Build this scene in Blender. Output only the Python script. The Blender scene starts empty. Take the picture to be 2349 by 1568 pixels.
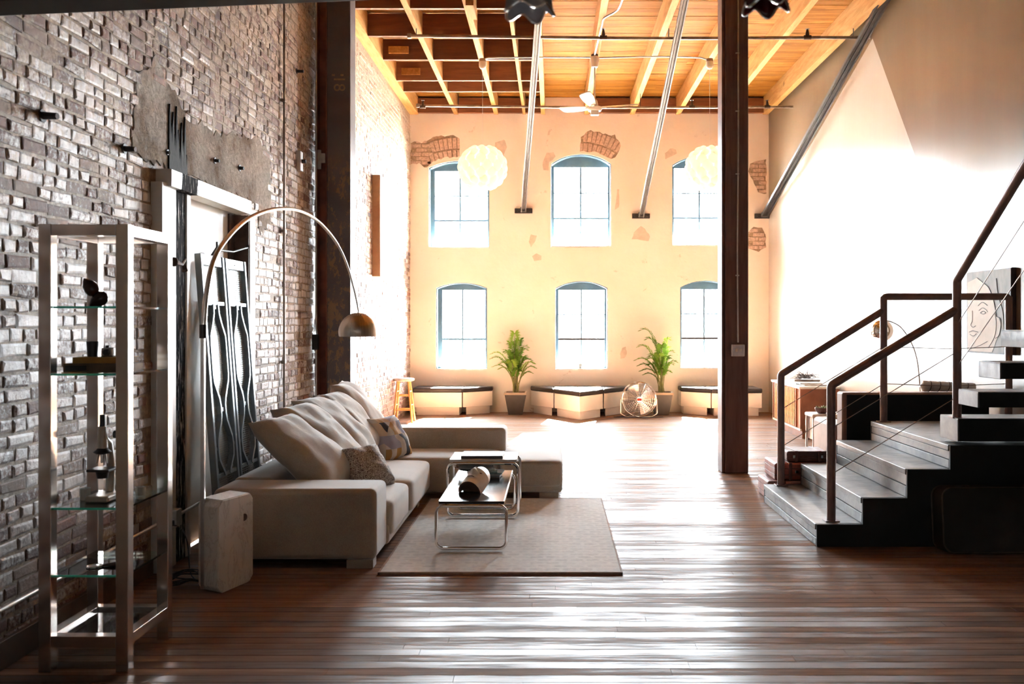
import bpy, bmesh, math, random
from mathutils import Vector, Matrix
from mathutils.geometry import tessellate_polygon
from mathutils import noise as mnoise
R = random.Random(7)
sc = bpy.context.scene
COL = sc.collection
PI = math.pi

# ---------------------------------------------------------------- camera
EYE = 1.56
cam = bpy.data.objects.new('camera', bpy.data.cameras.new('camera'))
COL.objects.link(cam)
cam.location = (0, 0, EYE); cam.rotation_euler = (PI/2, 0, 0)
cam.data.sensor_width = 36; cam.data.lens = 36*2150/2349
cam.data.shift_x = (1174.5-1268)/2349; cam.data.shift_y = (740-784)/2349
cam.data.clip_end = 300; cam.data.clip_start = .05
cam.data.dof.use_dof = True; cam.data.dof.focus_distance = 9.0; cam.data.dof.aperture_fstop = 3.5
sc.camera = cam

# ---------------------------------------------------------------- world, sun, exposure
SKY = 26.0
w = bpy.data.worlds.new('sky'); sc.world = w; w.use_nodes = True
bg = w.node_tree.nodes['Background']
bg.inputs[0].default_value = (.86, .92, 1, 1); bg.inputs[1].default_value = SKY
sun = bpy.data.objects.new('sun', bpy.data.lights.new('sun', 'SUN')); COL.objects.link(sun)
sun.data.energy = 155; sun.data.color = (1, .91, .77); sun.data.angle = .012
sun.rotation_euler = Vector((-.13, -1, -.93)).to_track_quat('-Z', 'Y').to_euler()
sun.location = (5, 40, 30)
sc.view_settings.view_transform = 'Standard'; sc.view_settings.look = 'None'
sc.view_settings.gamma = 1; sc.view_settings.use_curve_mapping = False
sc.view_settings.exposure = 2.2
cy = sc.cycles
cy.use_denoising = True; cy.max_bounces = 12; cy.diffuse_bounces = 7; cy.glossy_bounces = 4
cy.transmission_bounces = 8; cy.transparent_max_bounces = 16
cy.sample_clamp_indirect = 25; cy.caustics_reflective = False; cy.caustics_refractive = False

# ---------------------------------------------------------------- material helpers
def N(nt, typ, props=None, **ins):
    n = nt.nodes.new(typ)
    for k, v in (props or {}).items(): setattr(n, k, v)
    for k, v in ins.items():
        key = int(k[1:]) if k[0] == 'i' and k[1:].isdigit() else k.replace('_', ' ')
        s = n.inputs[key]
        if hasattr(v, 'default_value') or isinstance(v, bpy.types.NodeSocket): nt.links.new(v, s)
        elif isinstance(v, tuple) and len(v) == 3 and s.type == 'RGBA': s.default_value = (*v, 1)
        else: s.default_value = v
    return n
def newmat(name):
    m = bpy.data.materials.new(name); m.use_nodes = True
    nt = m.node_tree
    return m, nt, nt.nodes['Principled BSDF']
def lk(nt, a, b): nt.links.new(a, b)
def pos(nt, sx=1, sy=1, sz=1):
    g = N(nt, 'ShaderNodeNewGeometry')
    return N(nt, 'ShaderNodeVectorMath', {'operation': 'MULTIPLY'}, i0=g.outputs['Position'], i1=(sx, sy, sz)).outputs[0]
def opos(nt, sx=1, sy=1, sz=1):
    g = N(nt, 'ShaderNodeTexCoord')
    return N(nt, 'ShaderNodeVectorMath', {'operation': 'MULTIPLY'}, i0=g.outputs['Object'], i1=(sx, sy, sz)).outputs[0]
def noise(nt, vec, scale, detail=4, rough=.55, dist=0):
    return N(nt, 'ShaderNodeTexNoise', Vector=vec, Scale=scale, Detail=detail, Roughness=rough, Distortion=dist).outputs['Fac']
def ramp(nt, fac, stops, interp='LINEAR'):
    n = N(nt, 'ShaderNodeValToRGB', Fac=fac); cr = n.color_ramp; cr.interpolation = interp
    while len(cr.elements) < len(stops): cr.elements.new(.5)
    for e, (p, c) in zip(cr.elements, stops):
        e.position = p; e.color = (*c, 1) if isinstance(c, tuple) else (c, c, c, 1)
    return n.outputs['Color']
def mix(nt, fac, a, b, blend='MIX'):
    n = nt.nodes.new('ShaderNodeMix'); n.data_type = 'RGBA'; n.blend_type = blend
    for s, v in ((n.inputs[0], fac), (n.inputs[6], a), (n.inputs[7], b)):
        if isinstance(v, bpy.types.NodeSocket): nt.links.new(v, s)
        elif isinstance(v, tuple): s.default_value = (*v, 1)
        else: s.default_value = v
    return n.outputs[2]
def math_(nt, op, a, b=0.0, c=None):
    n = nt.nodes.new('ShaderNodeMath'); n.operation = op
    for i, v in enumerate((a, b) if c is None else (a, b, c)):
        if isinstance(v, bpy.types.NodeSocket): nt.links.new(v, n.inputs[i])
        else: n.inputs[i].default_value = v
    return n.outputs[0]
def bump(nt, bsdf, h, strength=.3, dist=.01):
    b = N(nt, 'ShaderNodeBump', Strength=strength, Distance=dist, Height=h)
    nt.links.new(b.outputs[0], bsdf.inputs['Normal'])

def pm(name, col, rough=.6, metal=0., var=.18, scale=9, bmp=0., bscale=60, spec=.5, sheen=0, space='obj'):
    """plain procedural material: base colour with noise variation and optional relief"""
    m, nt, b = newmat(name)
    v = opos(nt) if space == 'obj' else pos(nt)
    f = noise(nt, v, scale, 5)
    lo = tuple(c*(1-var) for c in col); hi = tuple(min(1, c*(1+var)) for c in col)
    lk(nt, ramp(nt, f, [(.3, lo), (.7, hi)]), b.inputs['Base Color'])
    b.inputs['Roughness'].default_value = rough; b.inputs['Metallic'].default_value = metal
    b.inputs['Specular IOR Level'].default_value = spec
    if sheen: b.inputs['Sheen Weight'].default_value = sheen
    if bmp: bump(nt, b, noise(nt, v, bscale, 3), bmp, .004)
    return m

# ---------------------------------------------------------------- geometry helpers
def frame(d, up=Vector((0, 0, 1))):
    d = d.normalized()
    if abs(d.dot(up)) > .98: up = Vector((0, 1, 0))
    a = d.cross(up).normalized(); b = a.cross(d).normalized()
    return a, b
class G:
    def __init__(s): s.v = []; s.f = []; s.col = []; s.c = 0.5
    def add(s, vs, fs, M=None):
        o = len(s.v)
        for p in vs:
            p = Vector(p)
            s.v.append(M @ p if M else p)
        for f in fs:
            s.f.append(tuple(i+o for i in f)); s.col.append(s.c)
        return s
    def box(s, x0, x1, y0, y1, z0, z1, M=None):
        return s.add([(x0,y0,z0),(x1,y0,z0),(x1,y1,z0),(x0,y1,z0),(x0,y0,z1),(x1,y0,z1),(x1,y1,z1),(x0,y1,z1)],
            [(0,3,2,1),(4,5,6,7),(0,1,5,4),(1,2,6,5),(2,3,7,6),(3,0,4,7)], M)
    def prism(s, poly, z0, z1, M=None):
        n = len(poly)
        if sum(poly[i][0]*poly[(i+1)%n][1]-poly[(i+1)%n][0]*poly[i][1] for i in range(n)) < 0: poly = poly[::-1]
        vs = [(x, y, z0) for x, y in poly]+[(x, y, z1) for x, y in poly]
        fs = [tuple(range(n-1, -1, -1)), tuple(range(n, 2*n))]+[(i, (i+1)%n, n+(i+1)%n, n+i) for i in range(n)]
        return s.add(vs, fs, M)
    def tube(s, pts, r, n=8, closed=False, M=None, flat=1.0):
        pts = [Vector(p) for p in pts]; m = len(pts)
        rs = r if isinstance(r, (list, tuple)) else [r]*m
        ds = []
        for i in range(m):
            if closed: d = pts[(i+1)%m]-pts[i-1]
            else: d = pts[min(i+1, m-1)]-pts[max(i-1, 0)]
            ds.append(d.normalized())
        a, b = frame(ds[0]); vs = []
        for i in range(m):
            d = ds[i]; a = (a-d*a.dot(d)).normalized(); b = d.cross(a).normalized()
            for k in range(n):
                t = 2*PI*(k+.5)/n
                vs.append(pts[i]+a*math.cos(t)*rs[i]+b*math.sin(t)*rs[i]*flat)
        fs = []
        for i in range(m if closed else m-1):
            for k in range(n):
                i2 = (i+1) % m
                fs.append((i*n+k, i*n+(k+1)%n, i2*n+(k+1)%n, i2*n+k))
        if not closed:
            fs.append(tuple(range(n-1, -1, -1))); fs.append(tuple(range((m-1)*n, m*n)))
        return s.add(vs, fs, M)
    def bar(s, p0, p1, wd, ht, up=Vector((0,0,1)), M=None):
        p0, p1 = Vector(p0), Vector(p1); a, b = frame(p1-p0, up)
        vs = [p+a*sx*wd/2+b*sz*ht/2 for p in (p0, p1) for sx, sz in ((-1,-1),(1,-1),(1,1),(-1,1))]
        return s.add(vs, [(0,1,2,3),(7,6,5,4),(0,4,5,1),(1,5,6,2),(2,6,7,3),(3,7,4,0)], M)
    def lathe(s, prof, n=24, M=None, cap=True):
        vs = []; fs = []; m = len(prof)
        for r, z in prof:
            for k in range(n): vs.append((r*math.cos(2*PI*k/n), r*math.sin(2*PI*k/n), z))
        for i in range(m-1):
            for k in range(n): fs.append((i*n+k, i*n+(k+1)%n, (i+1)*n+(k+1)%n, (i+1)*n+k))
        if cap:
            if prof[0][0] > 1e-5: fs.append(tuple(range(n-1, -1, -1)))
            if prof[-1][0] > 1e-5: fs.append(tuple(range((m-1)*n, m*n)))
        return s.add(vs, fs, M)
    def grid(s, fn, nu, nv, M=None, flip=False, closeu=False):
        vs = [fn(i/nu, j/nv) for i in range(nu+1) for j in range(nv+1)]
        fs = []
        for i in range(nu):
            for j in range(nv):
                q = (i*(nv+1)+j, (i+1)*(nv+1)+j, (i+1)*(nv+1)+j+1, i*(nv+1)+j+1)
                fs.append(q[::-1] if flip else q)
        return s.add(vs, fs, M)
    def ball(s, c, r, n=16, m=10, sc_=(1,1,1)):
        c = Vector(c)
        return s.lathe([(max(1e-6, r*math.sin(PI*i/m)), -r*math.cos(PI*i/m)) for i in range(m+1)], n,
            Matrix.Translation(c) @ Matrix.Diagonal((*sc_, 1)), cap=False)
    def mesh(s, name, attr=False, center=None):
        me = bpy.data.meshes.new(name)
        c = center or Vector((0,0,0))
        me.from_pydata([tuple(p-c) for p in s.v], [], s.f)
        if attr:
            at = me.color_attributes.new('Col', 'FLOAT_COLOR', 'CORNER')
            buf = []
            for f, cc in zip(s.f, s.col):
                cc = cc if isinstance(cc, tuple) else (cc, cc, cc)
                buf += [cc[0], cc[1], cc[2], 1]*len(f)
            at.data.foreach_set('color', buf)
        me.update()
        return me
    def build(s, name, mat, parent=None, bevel=0, seg=2, smooth=False, attr=False, sub=0, weld=False, fix=True, wn=False, **tags):
        lo = Vector([min(p[i] for p in s.v) for i in range(3)]); hi = Vector([max(p[i] for p in s.v) for i in range(3)])
        c = Vector(((lo.x+hi.x)/2, (lo.y+hi.y)/2, lo.z))
        me = s.mesh(name, attr, c)
        if fix or weld:
            bm = bmesh.new(); bm.from_mesh(me)
            if weld: bmesh.ops.remove_doubles(bm, verts=bm.verts, dist=1e-5)
            if fix: bmesh.ops.recalc_face_normals(bm, faces=bm.faces)
            bm.to_mesh(me); bm.free()
        me.materials.append(mat)
        o = bpy.data.objects.new(name, me); COL.objects.link(o)
        o.location = c
        link_parent(o, c, parent)
        if bevel:
            b = o.modifiers.new('bevel', 'BEVEL'); b.width = bevel; b.segments = seg; b.limit_method = 'ANGLE'; b.angle_limit = .6
            b.harden_normals = True
        if wn:
            b = o.modifiers.new('wn', 'WEIGHTED_NORMAL'); b.keep_sharp = True
        if sub:
            b = o.modifiers.new('sub', 'SUBSURF'); b.levels = sub; b.render_levels = sub
        if smooth:
            for p in me.polygons: p.use_smooth = True
            if smooth != 'all':
                try: me.set_sharp_from_angle(angle=.8)
                except Exception: pass
        elif bevel and seg > 1:
            for p in me.polygons: p.use_smooth = True
            try: me.set_sharp_from_angle(angle=1.7)
            except Exception: pass
        settags(o, **tags)
        return o
WL = {}
def link_parent(o, c, parent):
    WL[o.name] = c.copy()
    if parent is not None:
        o.parent = parent
        o.location = c-WL[parent.name]
def settags(o, label=None, cat=None, group=None, kind=None):
    if label: o['label'] = label
    if cat: o['category'] = cat
    if group: o['group'] = group
    if kind: o['kind'] = kind
def thing(name, loc, label=None, cat=None, group=None, kind=None):
    o = bpy.data.objects.new(name, None); COL.objects.link(o)
    o.empty_display_size = .1
    o.location = loc; WL[o.name] = Vector(loc)
    settags(o, label, cat, group, kind)
    return o
def dup(o, delta, label=None, parent=None):
    c = o.copy(); COL.objects.link(c)
    if parent is None:
        c.location = Vector(o.location)+Vector(delta); WL[c.name] = WL[o.name]+Vector(delta)
    else:
        c.parent = parent; WL[c.name] = WL[o.name]
    for ch in [x for x in o.children]:
        dup(ch, (0,0,0), None, c)
    if label: c['label'] = label
    return c
def T(x, y, z): return Matrix.Translation((x, y, z))
def RZ(a): return Matrix.Rotation(a, 4, 'Z')
def RX(a): return Matrix.Rotation(a, 4, 'X')
def RY(a): return Matrix.Rotation(a, 4, 'Y')
def arcpts(cx, cz, r, a0, a1, n): return [(cx+r*math.cos(a0+(a1-a0)*i/n), cz+r*math.sin(a0+(a1-a0)*i/n)) for i in range(n+1)]
def plate(outer, holes, mp, d0, d1):
    """flat plate with holes; mp(u, v, d) gives the world point"""
    g = G(); loops = [outer]+holes
    pts = [p for l in loops for p in l]
    tris = tessellate_polygon([[Vector((p[0], p[1], 0)) for p in l] for l in loops])
    n = len(pts)
    g.add([mp(u, v, d0) for u, v in pts]+[mp(u, v, d1) for u, v in pts],
          [tuple(t) for t in tris]+[tuple(i+n for i in reversed(t)) for t in tris])
    off = 0
    for l in loops:
        m = len(l)
        g.add([mp(u, v, d0) for u, v in l]+[mp(u, v, d1) for u, v in l], [(i, (i+1)%m, m+(i+1)%m, m+i) for i in range(m)])
    return g
def inpoly(x, y, poly):
    c = False; n = len(poly)
    for i in range(n):
        x1, y1 = poly[i]; x2, y2 = poly[(i+1)%n]
        if (y1 > y) != (y2 > y) and x < (x2-x1)*(y-y1)/(y2-y1)+x1: c = not c
    return c
def blob(poly, step=.06, amp=.025, seed=1):
    """roughen a polygon outline"""
    rr = random.Random(seed); out = []
    n = len(poly)
    for i in range(n):
        a, b = Vector((*poly[i], 0)), Vector((*poly[(i+1)%n], 0)); L = (b-a).length; k = max(1, int(L/step))
        for j in range(k):
            p = a.lerp(b, j/k); out.append((p.x+rr.uniform(-amp, amp)*.6, p.y+rr.uniform(-amp, amp)))
    return out

# ---------------------------------------------------------------- materials
def brick_mat(name, warm=0.0):
    m, nt, b = newmat(name)
    p = pos(nt); a = N(nt, 'ShaderNodeVertexColor', {'layer_name': 'Col'}).outputs['Color']
    sp = N(nt, 'ShaderNodeSeparateColor', Color=a)
    base = ramp(nt, sp.outputs[0], [(0, (.095,.042,.03)), (.3, (.19,.075,.05)), (.55, (.25,.13,.095)), (.8, (.2,.135,.11)), (1, (.3,.2,.15))])
    base = mix(nt, .5, base, ramp(nt, noise(nt, p, 30, 5), [(.3, .55), (.7, 1.3)]), 'MULTIPLY')
    # remnants of white paint: strongest between knee and head height, fading upward
    z = N(nt, 'ShaderNodeSeparateXYZ', Vector=p).outputs[2]
    hz = math_(nt, 'SUBTRACT', 1.0, math_(nt, 'MULTIPLY', math_(nt, 'ABSOLUTE', math_(nt, 'SUBTRACT', z, 1.75)), .52))
    big = noise(nt, p, .8, 3)
    wsum = math_(nt, 'ADD', math_(nt, 'MULTIPLY', sp.outputs[1], .55), math_(nt, 'MULTIPLY', hz, .55))
    wsum = math_(nt, 'ADD', wsum, math_(nt, 'MULTIPLY', math_(nt, 'SUBTRACT', big, .5), 1.1))
    yy_ = N(nt, 'ShaderNodeSeparateXYZ', Vector=p).outputs[1]
    wsum = math_(nt, 'SUBTRACT', wsum, math_(nt, 'MULTIPLY', math_(nt, 'GREATER_THAN', yy_, 9.8), .22))
    fine = noise(nt, p, 38, 6, .7)
    wsum = math_(nt, 'ADD', wsum, math_(nt, 'MULTIPLY', math_(nt, 'SUBTRACT', fine, .5), 1.2))
    msk = ramp(nt, wsum, [(.42, 0.), (.68, .92)])
    white = ramp(nt, noise(nt, pos(nt, 18, 18, 3), 1.5, 4), [(.3, (.52,.46,.43)), (.7, (.84,.81,.79))])
    smear = math_(nt, 'ADD', math_(nt, 'MULTIPLY', noise(nt, p, 7, 6, .7), 1.0), math_(nt, 'MULTIPLY', math_(nt, 'SUBTRACT', z, 2.5), .075))
    c = mix(nt, msk, base, white)
    c = mix(nt, ramp(nt, smear, [(.53, 0.), (.6, .85)]), c, ramp(nt, noise(nt, p, 40, 6, .7), [(.3, (.24,.16,.10)), (.7, (.66,.52,.38))]))
    lk(nt, c, b.inputs['Base Color'])
    lk(nt, ramp(nt, msk, [(0, .62), (1, .30)]), b.inputs['Roughness']); b.inputs['Specular IOR Level'].default_value = .75
    bump(nt, b, math_(nt, 'ADD', noise(nt, p, 45, 6, .7), math_(nt, 'MULTIPLY', noise(nt, p, 9, 3), .8)), .55, .012)
    return m
M_brick = brick_mat('worn_painted_brick')
m, nt, b = newmat('sandy_mortar'); M_mortar = m
p = pos(nt)
lk(nt, ramp(nt, noise(nt, p, 26, 7, .7), [(.3, (.19,.13,.08)), (.55, (.44,.32,.21)), (.75, (.72,.58,.42))]), b.inputs['Base Color'])
b.inputs['Roughness'].default_value = .5; b.inputs['Specular IOR Level'].default_value = .7
bump(nt, b, noise(nt, p, 55, 7, .75), .8, .02)
m, nt, b = newmat('sandy_plaster_patch'); M_patch = m
p = pos(nt)
lk(nt, mix(nt, ramp(nt, noise(nt, p, 2.2, 4), [(.40, 0.), (.56, 1.)]), ramp(nt, noise(nt, p, 60, 5), [(.3, (.15,.10,.065)), (.7, (.38,.29,.2))]),
      ramp(nt, noise(nt, p, 40, 5), [(.3, (.40,.35,.30)), (.7, (.76,.71,.65))])), b.inputs['Base Color'])
b.inputs['Roughness'].default_value = .85; bump(nt, b, noise(nt, p, 14, 8, .75), .9, .05)

m, nt, b = newmat('peeling_cream_plaster'); M_plaster = m
p = pos(nt)
c = ramp(nt, noise(nt, p, 1.1, 5), [(.3, (.80,.725,.635)), (.7, (.85,.795,.72))])
c = mix(nt, ramp(nt, noise(nt, p, 3.2, 6, .65, .4), [(.66, 0.), (.70, .55)]), c, (.55,.44,.35))
c = mix(nt, ramp(nt, noise(nt, pos(nt, 1, 1, 1.7), 1.9, 7, .7, .8), [(.69, 0.), (.71, .6)]), c, (.5,.36,.27))
lk(nt, c, b.inputs['Base Color']); b.inputs['Roughness'].default_value = .8
bump(nt, b, noise(nt, p, 6, 7, .6), .25, .03)

m, nt, b = newmat('right_wall_finish'); M_rwall = m     # grey-beige colour with a cream triangle masked in by position
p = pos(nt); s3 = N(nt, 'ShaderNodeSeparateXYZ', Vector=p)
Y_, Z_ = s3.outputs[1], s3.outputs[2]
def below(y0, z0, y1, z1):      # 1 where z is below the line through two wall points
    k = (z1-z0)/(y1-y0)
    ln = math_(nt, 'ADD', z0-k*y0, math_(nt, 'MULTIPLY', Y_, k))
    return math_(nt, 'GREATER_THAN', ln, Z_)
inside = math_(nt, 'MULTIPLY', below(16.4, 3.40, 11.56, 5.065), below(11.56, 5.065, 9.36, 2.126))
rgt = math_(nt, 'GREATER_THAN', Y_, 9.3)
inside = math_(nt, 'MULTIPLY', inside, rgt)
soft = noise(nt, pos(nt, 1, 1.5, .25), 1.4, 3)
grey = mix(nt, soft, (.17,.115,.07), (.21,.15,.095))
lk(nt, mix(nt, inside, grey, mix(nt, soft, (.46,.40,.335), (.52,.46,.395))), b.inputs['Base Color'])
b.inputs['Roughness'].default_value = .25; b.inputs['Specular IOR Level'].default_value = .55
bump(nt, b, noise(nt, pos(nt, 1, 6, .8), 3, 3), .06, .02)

def wood(name, lo, hi, grain=(1, 14, 14), rough=.6, knots=True, sc_=1.0, spec=.3):
    m, nt, b = newmat(name); b.inputs['Specular IOR Level'].default_value = spec
    g = pos(nt, *grain)
    f = noise(nt, g, 2.2*sc_, 6, .62, .6)
    c = ramp(nt, f, [(.28, lo), (.72, hi)])
    if knots:
        k = ramp(nt, noise(nt, pos(nt), 5.0, 2), [(.72, 0.), (.8, .7)])
        c = mix(nt, k, c, tuple(x*.35 for x in lo))
    oi = N(nt, 'ShaderNodeObjectInfo').outputs['Random']
    c = mix(nt, 1.0, c, ramp(nt, oi, [(0, .78), (1, 1.15)]), 'MULTIPLY')
    lk(nt, c, b.inputs['Base Color']); b.inputs['Roughness'].default_value = rough
    bump(nt, b, f, .15, .01)
    return m
M_deck = wood('ceiling_plank_pine', (.20,.072,.008), (.40,.17,.026), (1, 12, 12), .8, spec=.08)
M_joist = wood('joist_timber', (.36,.17,.045), (.56,.31,.11), (9, 1, 9), .75, spec=.12)
M_block = wood('blocking_timber', (.17,.065,.03), (.28,.115,.05), (1, 9, 9), .7)
M_post = wood('dark_column_timber', (.12,.07,.06), (.20,.125,.105), (10, 10, 1), .5, False)
m, nt, b = newmat('scorched_black_column'); M_lcol = m
p = pos(nt)
ch = math_(nt, 'ADD', noise(nt, pos(nt, 1, 1, .55), 16, 7, .75), math_(nt, 'MULTIPLY', noise(nt, p, 1.6, 3), .45))
zz = N(nt, 'ShaderNodeSeparateXYZ', Vector=p).outputs[2]
fade = ramp(nt, math_(nt, 'MULTIPLY', zz, .2), [(.0, 1.), (.6, 1.), (.68, .0), (1, 0.)])
msk = math_(nt, 'MULTIPLY', ramp(nt, ch, [(.73, 0.), (.78, 1.)]), fade)
lk(nt, mix(nt, msk, mix(nt, noise(nt, p, 3, 4), (.10,.085,.09), (.18,.15,.15)), (.30,.20,.12)), b.inputs['Base Color'])
b.inputs['Roughness'].default_value = .55; bump(nt, b, ch, .3, .01)
M_steel_red = pm('red_oxide_steel', (.32,.12,.08), .5, 0, .4, 5)
M_strut = pm('zinc_strut_steel', (.15,.135,.125), .5, .4, .2, 12)
M_darksteel = pm('dark_steel', (.05,.045,.045), .45, .5, .3, 12)
M_pipe = pm('dull_pipe_metal', (.30,.24,.20), .35, .8, .3, 10)
M_conduit = pm('galvanised_conduit', (.62,.60,.58), .35, .7, .15, 14)
M_white = pm('white_paint', (.80,.79,.76), .45, 0, .06, 4)
M_offwhite = pm('off_white_laminate', (.78,.73,.66), .5, 0, .04, 3)
M_frame = pm('blue_grey_window_paint', (.10,.19,.26), .5, 0, .15, 6)
M_frame_light = pm('pale_grey_window_paint', (.55,.60,.62), .5, 0, .1, 6)
M_chrome = pm('polished_chrome', (.75,.73,.71), .12, 1., .06, 5)
M_alu = pm('brushed_aluminium', (.66,.62,.59), .3, 1., .08, 20)
M_black = pm('black_vinyl', (.018,.016,.018), .4, 0, .2, 8)
M_blackgloss = pm('black_lacquer', (.012,.012,.014), .1, 0, .1, 8)
M_rail = pm('dark_brown_powdercoat', (.27,.18,.165), .35, .1, .2, 9)
M_cable = pm('thin_steel_cable', (.35,.28,.24), .4, .8, .1, 9)

m, nt, b = newmat('grey_stair_paint'); M_stair = m
p = pos(nt)
lk(nt, mix(nt, ramp(nt, noise(nt, p, 2.6, 6, .65), [(.35, 0.), (.7, 1.)]), (.155,.175,.185), (.34,.355,.345)), b.inputs['Base Color'])
lk(nt, ramp(nt, noise(nt, pos(nt, 2, 5, 5), 5, 5), [(.3, .28), (.7, .5)]), b.inputs['Roughness'])
bump(nt, b, noise(nt, pos(nt, 4, 1, 4), 9, 5), .12, .006)
m, nt, b = newmat('black_stair_side'); M_stairside = m
lk(nt, mix(nt, noise(nt, pos(nt), 4, 4), (.007,.009,.011), (.013,.016,.018)), b.inputs['Base Color']); b.inputs['Roughness'].default_value = .6

# floor boards: strips run across the room
BW = .083
m, nt, b = newmat('worn_floor_boards'); M_floor = m
p = pos(nt); s3 = N(nt, 'ShaderNodeSeparateXYZ', Vector=p)
row = math_(nt, 'FLOOR', math_(nt, 'DIVIDE', s3.outputs[1], BW))
rowv = N(nt, 'ShaderNodeCombineXYZ', X=row, Y=0.0, Z=0.0).outputs[0]
rr_ = N(nt, 'ShaderNodeTexWhiteNoise', {'noise_dimensions': '3D'}, Vector=rowv).outputs['Value']
gv = N(nt, 'ShaderNodeCombineXYZ', X=math_(nt, 'ADD', s3.outputs[0], math_(nt, 'MULTIPLY', rr_, 37.0)), Y=math_(nt, 'MULTIPLY', s3.outputs[1], 16.0), Z=row).outputs[0]
g1 = noise(nt, gv, 1.3, 7, .68, .3)
patch = noise(nt, pos(nt, .5, 1.3, 1), 1.7, 4, .6)
c = ramp(nt, g1, [(.25, (.09,.048,.033)), (.5, (.24,.14,.092)), (.75, (.44,.295,.21))])
c = mix(nt, 1.0, c, ramp(nt, rr_, [(0, .6), (1, 1.35)]), 'MULTIPLY')
c = mix(nt, ramp(nt, patch, [(.35, 0.), (.7, .35)]), c, (.26,.16,.11))
edge = math_(nt, 'PINGPONG', math_(nt, 'DIVIDE', s3.outputs[1], BW), .5)
groove = ramp(nt, edge, [(.0, 0.), (.03, .3), (.07, 1.)])
lk(nt, mix(nt, 1.0, c, mix(nt, groove, (.45,.38,.34), (1.,1.,1.)), 'MULTIPLY'), b.inputs['Base Color'])
g2 = noise(nt, N(nt, 'ShaderNodeCombineXYZ', X=math_(nt, 'ADD', math_(nt, 'MULTIPLY', s3.outputs[0], 2.2), math_(nt, 'MULTIPLY', rr_, 91.0)), Y=math_(nt, 'MULTIPLY', s3.outputs[1], 80.0), Z=row).outputs[0], 1.6, 8, .75)
rg = math_(nt, 'ADD', math_(nt, 'MULTIPLY', g1, .35), math_(nt, 'MULTIPLY', patch, .16))
rg = math_(nt, 'ADD', rg, math_(nt, 'ADD', math_(nt, 'MULTIPLY', rr_, .10), math_(nt, 'MULTIPLY', g2, .42)))
lk(nt, ramp(nt, rg, [(.28, .26), (.5, .42), (.68, .7)]), b.inputs['Roughness'])
lk(nt, math_(nt, 'MULTIPLY', ramp(nt, rg, [(.44, .36), (.49, .19), (.53, .02)]), groove), b.inputs['Specular IOR Level'])
edge = math_(nt, 'PINGPONG', math_(nt, 'DIVIDE', s3.outputs[1], BW), .5)
bump(nt, b, math_(nt, 'ADD', math_(nt, 'MULTIPLY', g2, .5), math_(nt, 'MULTIPLY', ramp(nt, edge, [(0., 0.), (.06, 1.)]), .5)), .12, .005)

def fabric(name, c0, c1, sheen=.25):
    m, nt, b = newmat(name)
    o = pos(nt)
    wv = noise(nt, o, 260, 2)
    lk(nt, mix(nt, ramp(nt, math_(nt, 'ADD', math_(nt, 'MULTIPLY', wv, .6), math_(nt, 'MULTIPLY', noise(nt, o, 3, 4), .4)), [(.35, 0.), (.65, 1.)]), c0, c1), b.inputs['Base Color'])
    b.inputs['Roughness'].default_value = .9; b.inputs['Sheen Weight'].default_value = sheen
    b.inputs['Specular IOR Level'].default_value = .2
    bump(nt, b, math_(nt, 'ADD', wv, math_(nt, 'MULTIPLY', noise(nt, o, 7, 4), 3.0)), .25, .006)
    return m
M_sofa = fabric('taupe_sofa_weave', (.34,.28,.215), (.50,.425,.345), .8)
# ================================================================ THE ROOM
XL, YB, ZD = -2.5, 16.4, 5.5          # left wall, back wall, underside of ceiling deck
def XR(y): return 3.78+(YB-y)*.034
# ---- floor
fl = G().box(XL-.3, 5.2, -4.2, YB+.3, -.12, -.012).build('floor', M_mortar, kind='structure', label='dark worn strip wood floor running across the loft', cat='floor')
def board(g, x0, x1, y, dz):
    e = .0012; h = BW
    g.add([(x0,y,-.014),(x1,y,-.014),(x1,y+h,-.014),(x0,y+h,-.014),
           (x0,y+e*.2,dz-.003),(x1,y+e*.2,dz-.003),(x1,y+h-e*.2,dz-.003),(x0,y+h-e*.2,dz-.003),
           (x0+.001,y+e,dz),(x1-.001,y+e,dz),(x1-.001,y+h-e,dz),(x0+.001,y+h-e,dz)],
          [(0,1,5,4),(1,2,6,5),(2,3,7,6),(3,0,4,7),(4,5,9,8),(5,6,10,9),(6,7,11,10),(7,4,8,11),(8,9,10,11)])
nr = 0; far = G(); r0 = int(3.6/BW)
for i in range(int(-1.0/BW), int(YB/BW)+2):
    y = i*BW; x = XL-.02
    xe = XR(y)+.05
    while x < xe:
        L = R.uniform(1.4, 3.4); x1 = min(xe, x+L)
        if xe-x1 < .5: x1 = xe
        dz = R.uniform(-.0006, .0004)
        if i >= r0 and nr < 280:
            g = G(); board(g, x, x1, y, dz); g.build('plank', M_floor, fl, fix=False); nr += 1
        else: board(far, x, x1, y, dz)
        x = x1
far.build('far_planks', M_floor, fl, fix=False, kind='stuff')

# ---- ceiling: slab, planks, joists, blocking
ce = G().box(XL-.3, 5.2, -4.2, YB+.3, ZD+.05, ZD+.2).build('ceiling', M_block, kind='structure', label='open timber ceiling of orange pine planks on joists', cat='ceiling')
y = YB
while y > 6.5:
    wd = R.uniform(.13, .15); g = G()
    cuts = sorted([XL]+[R.uniform(XL+.8, 3.2) for _ in range(1)]+[4.3])
    for a, b_ in zip(cuts, cuts[1:]):
        if a < XR(y):
            G().box(a+.001, min(b_, 4.3)-.001, y-wd+.005, y, ZD+R.uniform(0, .006), ZD+.05).build('plank', M_deck, ce)
    y -= wd
G().box(XL-.1, 4.9, -4.2, y, ZD, ZD+.05).build('rear_decking', M_deck, ce)
JX = [(-2.5,.15),(-1.69,.075),(-.99,.075),(-.50,.05),(-.17,.07),(.59,.085),(1.39,.085),(2.19,.085),(2.96,.085),(3.72,.10)]
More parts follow.
